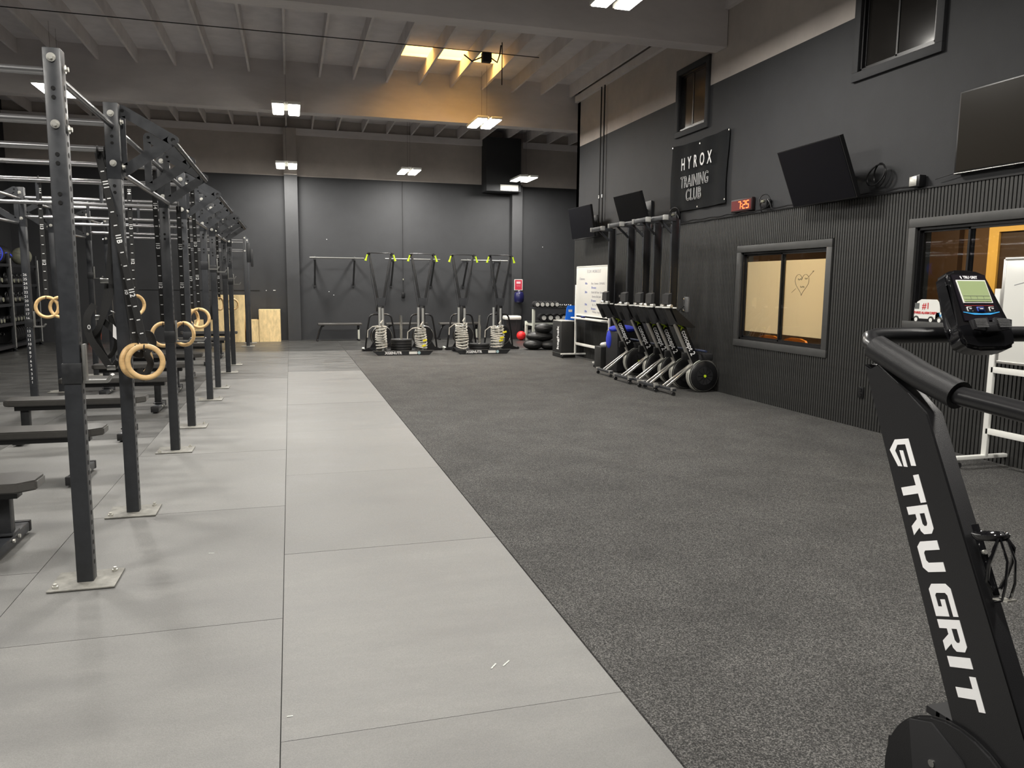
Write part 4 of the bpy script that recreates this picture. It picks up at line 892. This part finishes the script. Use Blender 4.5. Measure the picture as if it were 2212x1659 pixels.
# ---- weight sleds with coiled ropes
def sled(cx, n, lab, hw):
    t = thing('weight_sled', lab, 'weight sled', (cx, 16.45, .003), 0, 'low black weight sleds at the far end of the turf')
    for s_ in (-1, 1):
        mb = MB(); mb.prism([(-hw - .12, s_ * .36 - .02, .10), (-hw - .02, s_ * .36 - .02, .0), (hw + .02, s_ * .36 - .02, .0), (hw + .12, s_ * .36 - .02, .10)], (0, .04, 0)); mb.ob('side_plate', STEEL, t)
    MB().b2(-hw, hw, -.36, .36, .06, .085, .003).ob('deck', STEEL, t)
    MB().b2(-hw - .1, hw + .1, -.385, -.36, .092, .10).ob('top_edge', CHROME, t)
    f = 'XGENUTR'
    for sx in (-1, 1):
        for y in (-.30, .30):
            MB().cyl((sx * (hw - .10), y, .085), (sx * (hw - .10), y, .98), .026, n=12).ob('push_post', mat('post_grey', (.42, .43, .42, 1), .35, .4), t)
    MB().cyl((0, 0, .08), (0, 0, .82), .026, n=14).ob('loading_pin', CHROME, t)
    text('XGENUTR', .075, frame((-hw * .42, -.382, .05), (1, 0, 0), (0, 0, 1)), PRINT, 'white_lettering', t, .0006, bold=.003)
    MB().box((hw * .38, -.382, .05), (.17, .002, .055), bev=.0).ob('white_label', WHITE, t); MB().cyl((hw * .38 + .125, -.381, .05), (hw * .38 + .125, -.383, .05), .032, n=16).ob('round_label', mat('label_blue', srgb(170, 200, 205), .5), t)
    for k in range(n):
        w_ = thing('bumper_plate', 'black bumper plate on the %s sled, %s of its stack' % ('left' if cx < 3 else 'right', ['bottom', 'second', 'third', 'top'][k] if n == 4 else ['bottom', 'top'][k]), 'weight plate', (cx, 16.45, .09 + k * .058), 0, 'bumper plates stacked on the sleds')
        MB().lathe([(.03, .002), (.19, .002), (.2, .0), (.222, .004), (.225, .015), (.225, .043), (.222, .054), (.2, .057), (.18, .05), (.06, .05), (.055, .056), (.03, .056)], (0, 0, 0), (0, 0, 1), 32).ob('rubber_disc', RUBB, w_)
        MB().torus((0, 0, .052), (0, 0, 1), .035, .005, 20, 5).ob('steel_hub', CHROME, w_)
    return t
def rope(x, y, lab, top, seed, yb):
    rr = random.Random(seed); t = thing('battle_rope', lab, 'rope', (x, y, .115), 0, 'pale ropes coiled round the sled posts'); P = []
    N = 9 + seed % 2; 
    for i in range(N * 16):
        a = i / 16 * 2 * PI; z = (top - .02) * i / (N * 16); k = 1 + .10 * math.sin(i * .37 + seed) + .05 * math.sin(i * .83)
        P.append(((.068 + .02) * k * math.cos(a) * 1.12, .39 * k * math.sin(a), z + .022 * math.sin(a + seed * 2 + i * .05)))
    P += [(-.04, -.42, top + .01), (-.06, -.40, top + .06), (-.01, -.36, top + .12)]
    MB().tube(P, .0165, 7).ob('rope_coil', ROPE, t)
    MB().tube([(-.08, -.2, top), (-.2, -.15, top - .02), (-.29, -.1, top - .10), (-.30, -.1, top - .25)], .012, 6).ob('loose_end', ROPE, t)
    if yb:
        for (a, b, z) in yb: MB().bar((a - .04, -.418, z - .012), (a + .04, -.418, z + .012), .034, .03, up=(0, 1, 0)).ob('yellow_tape', YELT, t)
    return t
sled(2.26, 4, 'low black weight sled with four stacked plates, left of the pair', .52)
sled(3.98, 2, 'low black weight sled with two stacked plates, right of the pair', .50)
rope(1.84, 16.45, 'pale rope coiled round the leftmost sled posts', .50, 1, None)
rope(2.68, 16.45, 'pale rope with yellow tape round the second pair of sled posts', .46, 2, [(.02, 0, .20), (.0, 0, .09)])
rope(3.58, 16.45, 'pale rope coiled high and loose round the third pair of sled posts', .54, 3, None)
rope(4.38, 16.45, 'pale rope with yellow tape round the rightmost sled posts', .48, 4, [(.06, 0, .36), (.0, 0, .24), (-.02, 0, .18)])
# ---- wall mounted pull-up bars
def wbar(x0, x1, bx, lab, z=2.13):
    t = thing('wall_pull_up_bar', lab, 'pull-up bar', ((x0 + x1) / 2, 20.99, 0), 0, 'pull-up bars bolted to the back wall'); c = (x0 + x1) / 2
    MB().cyl((x0 - c, -.60, z), (x1 - c, -.60, z), .019, n=10).ob('bar', CUP, t)
    for b in bx:
        b -= c
        MB().bar((b, -.62, z - .03), (b, -.02, z - .03), .045, .05).ob('top_arm', STEEL, t); MB().bar((b, -.58, z - .04), (b, -.03, z - .68), .045, .04).ob('brace', STEEL, t)
        MB().box((b, -.012, z - .69), (.07, .02, .10)).ob('wall_plate', STEEL, t); MB().cyl((b, -.022, z - .67), (b, -.032, z - .67), .02, n=8).ob('bolt', ZINC, t)
        MB().torus((b, -.60, z), (1, 0, 0), .030, .008, 14, 5).ob('bar_clamp', CUP, t)
wbar(.50, 1.86, (.63, 1.62), 'wall mounted pull-up bar at the left, clear of the ski machines')
wbar(2.40, 3.85, (2.62, 3.7), 'wall mounted pull-up bar behind the two left ski machines')
wbar(4.42, 5.72, (4.6, 5.5), 'wall mounted pull-up bar behind the two right ski machines')
# ---- benches against the back wall
def bbench(x, lab):
    t = thing('wall_bench', lab, 'bench', (x, 20.6, .0), 0, 'black padded benches along the back wall')
    MB().box((0, 0, .43), (1.12, .28, .06), bev=.015).ob('pad', VINYL, t)
    MB().tube([(-.40, 0, .40), (-.46, 0, .37), (-.52, 0, .25), (-.58, 0, .03)], .025, 8).ob('curved_leg', BLACK, t); MB().box((-.58, 0, .02), (.05, .44, .04), bev=.005).ob('foot', BLACK, t)
    MB().box((.47, 0, .34), (.06, .06, .12)).ob('leg_bracket', BLACK, t); MB().box((.48, 0, .17), (.05, .06, .30), bev=.005).ob('leg', MINTPOST, t); MB().box((.48, 0, .02), (.06, .40, .04), bev=.005).ob('foot', BLACK, t)
bbench(1.23, 'black padded bench against the back wall, left and fully visible'); bbench(2.98, 'black padded bench behind the left weight sled'); bbench(4.42, 'black padded bench behind the right weight sled')
# ---- switch and conduit, sign, barrel, bin
t = thing('wall_switch', 'small black socket box hanging from a thin conduit on the back wall', 'socket', (2.95, 20.97, 1.19))
MB().box((0, 0, 0), (.09, .05, .13), bev=.006).ob('box_body', BLACK, t); MB().cyl((0, .01, .06), (0, .01, 3.0), .010, n=6).ob('conduit_pipe', BLACKM, t); MB().box((0, -.01, .42), (.03, .03, .04)).ob('coupling', GREYB, t)
t = thing('wall_sign', 'red notice with a white border on the right back pilaster', 'sign', (6.12, 20.70, 1.49))
MB().box((0, 0, 0), (.24, .008, .30)).ob('sign_panel', WHITE, t); MB().box((0, -.005, 0), (.21, .004, .27)).ob('red_face', mat('sign_red', srgb(190, 50, 70), .5), t)
MB().box((0, -.008, .06), (.12, .002, .06)).ob('white_mark', mat('sign_pink', srgb(225, 190, 195), .5), t); text('NOTICE', .03, frame((0, -.008, -.03), (1, 0, 0), (0, 0, 1)), MATS['sign_pink'], 'sign_words', t, .0004)
t = thing('wall_dispenser', 'round navy dispenser hung under the red notice', 'dispenser', (6.10, 20.56, 1.01))
MB().lathe([(.02, 0), (.11, 0), (.13, .03), (.14, .12), (.13, .24), (.10, .28), (.03, .30)], (0, 0, 0), (0, 0, 1), 24).ob('dispenser_body', NAVY, t); MB().box((0, .14, .15), (.12, .06, .2)).ob('wall_mount', BLACK, t); MB().cyl((0, 0, .29), (0, 0, .33), .03, n=10).ob('cap', ZINC, t)
t = thing('trash_bin', 'dark bin with a white liner folded over its rim by the back wall', 'bin', (5.86, 20.42, .0))
mb = MB(); mb.prism([(-.17, -.14, 0), (.17, -.14, 0), (.17, .14, 0), (-.17, .14, 0)], (0, 0, .56)); 
for v in mb.bm.verts:
    if v.co.z > .3: v.co.x *= 1.15; v.co.y *= 1.15
mb.ob('bin_body', mat('bin_grey', (.02, .021, .023, 1), .5), t)
mb = MB(); mb.box((0, 0, .59), (.45, .38, .11), bev=.035)
mb.ob('bin_liner', mat('liner_white', (.8, .8, .74, 1), .4, bump=.5, bscale=9), t)
mb = MB(); mb.tube([(-.1, -.2, .55), (-.12, -.23, .3), (-.02, -.26, .1), (.06, -.25, .35), (.07, -.2, .55)], .005, 5); mb.ob('hanging_cord', BLACK, t)
# ---- balls
def ball(lab, x, y, z, r, m_, group='balls along the walls', cat='ball'):
    t = thing('exercise_ball', lab, cat, (x, y, z), 0, group); MB().sph((0, 0, 0), r, n=24).ob('ball_shell', m_, t)
    MB().torus((0, 0, 0), (.4, .3, 1), r * .999, .0016, 28, 4).ob('ball_seam', BLACK, t); return t
ball('red rubber ball on the dark mats by the bin', 5.99, 19.95, .125, .125, RED); ball('black ball behind the red ball', 6.38, 20.62, .34, .13, RUBB); ball('black ball low beside the pale rack post', 6.40, 20.50, .13, .13, RUBB)
# ---- pale dumbbell rack
t = thing('dumbbell_rack', 'cream coloured dumbbell rack with two tiers near the right back corner', 'rack', (0, 0, 0))
for x in (6.13, 7.55):
    for y in (19.30, 19.95): MB().b2(x - .035, x + .035, y - .03, y + .03, .0, .86 if y < 19.5 else .52, .004).ob('post', MINTPOST, t)
    MB().b2(x - .02, x + .02, 19.30, 19.95, .42, .47).ob('side_brace', MINTPOST, t)
MB().b2(6.1, 7.6, 19.15, 19.55, .87, .90, .004).ob('top_tray', STEEL, t); MB().b2(6.1, 7.6, 19.5, 19.8, .50, .53, .004).ob('lower_tray', STEEL, t); MB().b2(6.13, 7.55, 19.93, 19.97, .42, .47).ob('rear_brace', MINTPOST, t)
def dumb(lab, x, y, z, r, L, hd):
    t = thing('dumbbell', lab, 'dumbbell', (x, y, z), 0, 'dumbbells on the cream rack')
    for s_ in (-1, 1): MB().lathe([(r * .8, 0), (r, .012), (r, L * .26), (r * .8, L * .3)], (0, s_ * L / 2 - (L * .3 if s_ > 0 else 0), 0), (0, 1, 0), 8).ob('hex_head', RUBB if not hd else hd, t)
    MB().cyl((0, -L / 2 + .05, 0), (0, L / 2 - .05, 0), .015, n=8).ob('handle', CHROME, t); MB().cyl((0, -L / 2 - .004, 0), (0, -L / 2 + .002, 0), r * .62, n=12).ob('end_cap', WHITE if not hd else CHROME, t)
for k in range(5): dumb(['leftmost', 'second', 'third', 'fourth', 'fifth'][k] + ' dumbbell from the left on the top tier of the cream rack', 6.20 + k * .135, 19.33, .985, .085, .30, None)
for k in range(3): dumb(['small silver dumbbell left of its trio on the top tier', 'small silver dumbbell, middle of the trio on the top tier', 'small silver dumbbell right of its trio on the top tier'][k], 6.90 + k * .12, 19.30, .95, .045, .24, CHROME)
for k in range(4): dumb(['left end', 'second', 'third', 'right end'][k] + ' black dumbbell on the lower tier behind the sandbags', 6.45 + k * .19, 19.55, .63, .10, .32, None)
# ---- stack of black sandbags
def bag(lab, x, y, z, sx, sy, sz, rz=0):
    t = thing('sandbag', lab, 'sandbag', (x, y, z), rz, 'stack of black sandbags'); MB().sph((0, 0, 0), 1, (sx, sy, sz), 24, .03).ob('bag_shell', mat('bag_black', (.016, .016, .016, 1), .5, bump=.4, bscale=7), t)
    MB().tube([(-sx * .3, -sy * .93, 0), (-sx * .1, -sy * 1.06, .01), (sx * .1, -sy * 1.06, .01), (sx * .3, -sy * .93, 0)], .012, 5, flat=.3).ob('carry_strap', STRAP, t); return t
for a in [('black sandbag on the floor at the left end of the stack', 5.40, 17.0, .12, .24, .22, .115), ('black sandbag on the floor, middle of the stack', 5.78, 16.95, .11, .24, .22, .11), ('black sandbag in the middle layer of the stack', 5.60, 17.1, .30, .34, .24, .12),
          ('rounded black sandbag on top of the left stack', 5.66, 17.05, .49, .21, .20, .12), ('black sandbag on the floor behind the tall foam box', 6.10, 16.75, .14, .20, .22, .14), ('black sandbag in the middle of the right stack', 6.12, 16.85, .38, .20, .22, .12), ('black sandbag on top of the right stack', 6.10, 16.85, .60, .22, .22, .13)]: bag(*a)
# ---- tall black foam box with table top items
t = thing('foam_plyo_box', 'tall black box with white sideways lettering beside the whiteboard', 'box', (5.50, 15.19, .003))
MB().box((0, 0, .375), (.32, .55, .75), bev=.012).ob('box_body', mat('foam_black', (.018, .018, .018, 1), .6), t); MB().box((0, 0, .756), (.305, .53, .012)).ob('pale_top', mat('top_pale', (.55, .55, .52, 1), .4), t)
text('keghek', .17, frame((-.162, -.07, .40), (0, 0, 1), (0, 1, 0)), PRINT, 'white_lettering', t, .0006, bold=.004, xs=1.0)
MB().box((0, 0, .09), (.324, .554, .008)).ob('base_line', SLATE, t)
t = thing('blue_board', 'bright blue clipboard sign standing behind the tall black box', 'board', (5.70, 15.40, .765), .0)
mb = MB(); mb.prism([(-.10, 0, 0), (.16, 0, 0), (.14, .05, .30), (-.03, .05, .30), (-.06, .04, .24)], (0, .015, 0)); mb.ob('board_body', BLUE, t); MB().box((.02, .03, .19), (.08, .012, .05)).ob('white_sticker', WHITE, t); MB().box((0, .06, .02), (.14, .10, .03)).ob('board_base', BLUE, t)
t = thing('router_table', 'dark side table with a thin antenna device near the wall corner', 'table', (6.75, 15.95, 0))
MB().box((0, 0, .83), (.75, .5, .03), bev=.004).ob('table_top', mat('table_pale', (.4, .4, .38, 1), .4), t)
for a in (-.34, .34):
    for b in (-.2, .2): MB().box((a, b, .41), (.04, .04, .81)).ob('leg', BLACK, t)
MB().box((.05, .1, .5), (.5, .3, .6)).ob('dark_drawer', mat('drawer_dark', (.03, .03, .032, 1), .5), t)
t = thing('antenna_stick', 'thin white tipped stick leaning above the side table', 'stick', (6.55, 15.95, .845))
MB().tube([(0, 0, 0), (.05, 0, .17), (.09, 0, .33)], .006, 6).ob('stick_shaft', BLACK, t); MB().cyl((.09, 0, .33), (.15, 0, .52), .012, n=8).ob('stick_tip', PRINT, t)
# ---- bin with blue bag and black crate behind whiteboard legs
t = thing('laundry_hamper', 'black hamper lined with a bright blue bag behind the rowing machines', 'hamper', (5.58, 12.40, .003))
MB().box((0, 0, .36), (.42, .50, .70), bev=.02).ob('hamper_body', mat('hamper_black', (.012, .012, .014, 1), .5), t); MB().sph((0, 0, .74), 1, (.24, .29, .07), 20, .06).ob('blue_bag', BLUEF, t); MB().sph((-.2, .12, .55), 1, (.04, .12, .16), 14, .05).ob('bag_fold', BLUEF, t)
t = thing('black_crate', 'low black crate with a white cloth on top under the far rowing machine', 'crate', (5.52, 12.90, .003))
MB().box((0, 0, .20), (.40, .30, .40), bev=.01).ob('crate_body', mat('crate_black', (.02, .02, .02, 1), .5), t); MB().sph((-.05, 0, .43), 1, (.10, .09, .045), 14, .1).ob('white_cloth', WHITE, t)
# ---- plywood boxes
def ply(lab, x0, x1, y0, y1, h):
    t = thing('plywood_box', lab, 'box', ((x0 + x1) / 2, (y0 + y1) / 2, 0), 0, 'plywood jump boxes at the back wall'); w_, d_ = (x1 - x0) / 2, (y1 - y0) / 2; k = .018
    MB().b2(-w_, w_, -d_, -d_ + k, 0, h).ob('panel', PLY, t); MB().b2(-w_, w_, d_ - k, d_, 0, h).ob('panel', PLY, t); MB().b2(-w_, -w_ + k, -d_ + k, d_ - k, 0, h).ob('panel', PLY, t); MB().b2(w_ - k, w_, -d_ + k, d_ - k, 0, h).ob('panel', PLY, t); MB().b2(-w_ + k, w_ - k, -d_ + k, d_ - k, h - k, h).ob('panel', PLY, t)
    MB().cyl((0, -d_ - .001, h * .72), (0, -d_ + .001, h * .72), .02, n=12).ob('hand_hole', HOLE, t) if h > 1 else None
ply('tallest plywood box, right in the row against the dark wall', -.775, -.255, 20.45, 20.95, .81); ply('low plywood box between the tall one and the rig posts', -1.05, -.785, 20.45, 20.95, .55)
ply('tall plywood panel box seen between the far rig posts', -1.78, -1.12, 20.45, 20.95, 1.17); ply('low plywood box left of the tall panel box', -2.3, -1.80, 20.45, 20.95, .55)
# ================================================================ LEFT STORAGE RACK
rk = thing('storage_rack', 'black steel storage rack with four shelves along the left wall', 'rack', (0, 0, 0)); RX0, RX1 = -6.25, -5.62
for y in (14.9, 16.7, 18.45, 20.25):
    for x in (RX0, RX1): MB().b2(x - .03, x + .03, y - .03, y + .03, 0, 2.05, .003).ob('post', STEEL, rk)
    MB().cyl((RX1 + .035, y + .02, .08), (RX1 + .035, y + .02, 1.95), .014, n=6).ob('chrome_tube', CHROME, rk)
    MB().b2(RX0, RX1 + .05, y - .03, y + .03, .02, .05).ob('foot_bar', STEEL, rk)
for z in (.12, .58, .98, 1.38, 1.80):
    MB().b2(RX1 - .02, RX1 + .02, 14.9, 20.25, z - .03, z + .03).ob('shelf_beam', STEEL, rk); MB().b2(RX0, RX1, 14.9, 20.25, z - .01, z + .012).ob('shelf', STEEL, rk)
def plate(lab, y, r, x=-5.92, hub=None):
    t = thing('bumper_plate', lab, 'weight plate', (x, y, .132 + r), 0, 'bumper plates standing on the bottom shelf of the left rack')
    MB().lathe([(.03, .0), (r * .85, .0), (r * .9, -.008), (r, -.004), (r, .062), (r * .9, .066), (r * .85, .058), (.03, .058)], (0, 0, 0), (0, 1, 0), 28).ob('rubber_disc', hub or RUBB, t); MB().torus((0, -.004, 0), (0, 1, 0), .035, .006, 16, 5).ob('steel_hub', CHROME, t)
pl = ['nearest', 'second', 'third', 'fourth', 'fifth', 'sixth', 'seventh', 'eighth']
for k in range(8): plate('%s bumper plate of the left section, bottom shelf of the left rack' % pl[k], 17.0 + k * .12, .222)
for k in range(8): plate('%s bumper plate of the far section, bottom shelf of the left rack' % pl[k], 18.75 + k * .14, .222)
plate('tan bumper plate leaning at the left edge of the picture', 16.85, .20, -5.80, mat('tan_rubber', srgb(190, 160, 90), .5))
def kb(lab, y, z, r, x=-5.80, m_=None):
    t = thing('kettlebell', lab, 'kettlebell', (x, y, z + r * .92), 0, 'kettlebells on the left rack shelves')
    MB().sph((0, 0, 0), r, (1, 1, .95), 14).ob('bell', m_ or RUBB, t); MB().torus((0, 0, r * 1.05), (1, 0, 0), r * .62, r * .15, 16, 6).ob('handle', STEEL, t); MB().cyl((r * .9, 0, 0), (r * 1.02, 0, 0), r * .45, n=12).ob('weight_badge', GREYB, t)
for row, (z, nm) in enumerate(((1.395, 'upper'), (.995, 'middle'))):
    for k in range(6): kb('%s kettlebell of the near group on the %s shelf of the left rack' % (pl[k], nm), 17.05 + k * .24, z, .085 + .004 * k)
    for k in range(5): kb('%s kettlebell of the far group on the %s shelf of the left rack' % (pl[k], nm), 18.75 + k * .27, z, .095)
def db2(lab, y, z):
    t = thing('dumbbell', lab, 'dumbbell', (-5.72, y, z + .07), 0, 'dumbbells on the left rack'); 
    for s_ in (0, 1): MB().lathe([(.05, 0), (.065, .01), (.065, .08), (.05, .09)], (-.22 + s_ * .2, 0, 0), (1, 0, 0), 8).ob('hex_head', RUBB, t)
    MB().cyl((-.14, 0, 0), (0, 0, 0), .014, n=8).ob('handle', CHROME, t); MB().cyl((.07, 0, 0), (.074, 0, 0), .042, n=12).ob('end_cap', GREYB, t)
for k in range(7): db2('%s dumbbell of the near row, low shelf of the left rack' % pl[k], 17.05 + k * .17, .595)
for k in range(7): db2('%s dumbbell of the far row, low shelf of the left rack' % pl[k], 18.75 + k * .19, .595)
ball('grey medicine ball on top of the left rack, right of the rear post', -5.75, 19.75, 2.02, .20, GREYB, 'medicine balls on the left rack')
b_ = ball('black and blue medicine ball on the top shelf at the left edge', -5.72, 17.95, 2.01, .20, RUBB, 'medicine balls on the left rack'); MB().lathe([(.15, .10), (.186, .08), (.203, .0), (.186, -.05)], (0, 0, 0), (-.2, -.5, .1), 24).ob('blue_band', BLUEF, b_)
b_ = ball('second black and blue medicine ball on the top shelf behind a rack post', -5.80, 18.62, 2.01, .20, RUBB, 'medicine balls on the left rack'); MB().lathe([(.186, .06), (.203, .0), (.186, -.06)], (0, 0, 0), (0, .3, 1), 24).ob('blue_band', BLUEF, b_)
t = thing('orange_bucket', 'orange bucket on the dark mats behind the rear rig posts', 'bucket', (-4.50, 20.3, .0))
MB().lathe([(.13, 0), (.135, .01), (.155, .36), (.165, .365), (.165, .38), (.145, .38), (.13, .05)], (0, 0, 0), (0, 0, 1), 24).ob('bucket_body', ORANGE, t); MB().tube([(-.155, 0, .34), (-.12, -.13, .22), (0, -.18, .17), (.12, -.13, .22), (.155, 0, .34)], .004, 5).ob('wire_handle', CHROME, t); MB().box((0, -.152, .16), (.12, .003, .10)).ob('white_label', PRINT, t)
t = thing('phone_tablet', 'flat pale tablet lying on the far bench between the rig posts', 'tablet', (-1.55, 14.9, .402))
MB().box((0, 0, .005), (.18, .12, .008), bev=.002).ob('tablet_body', ALU, t)
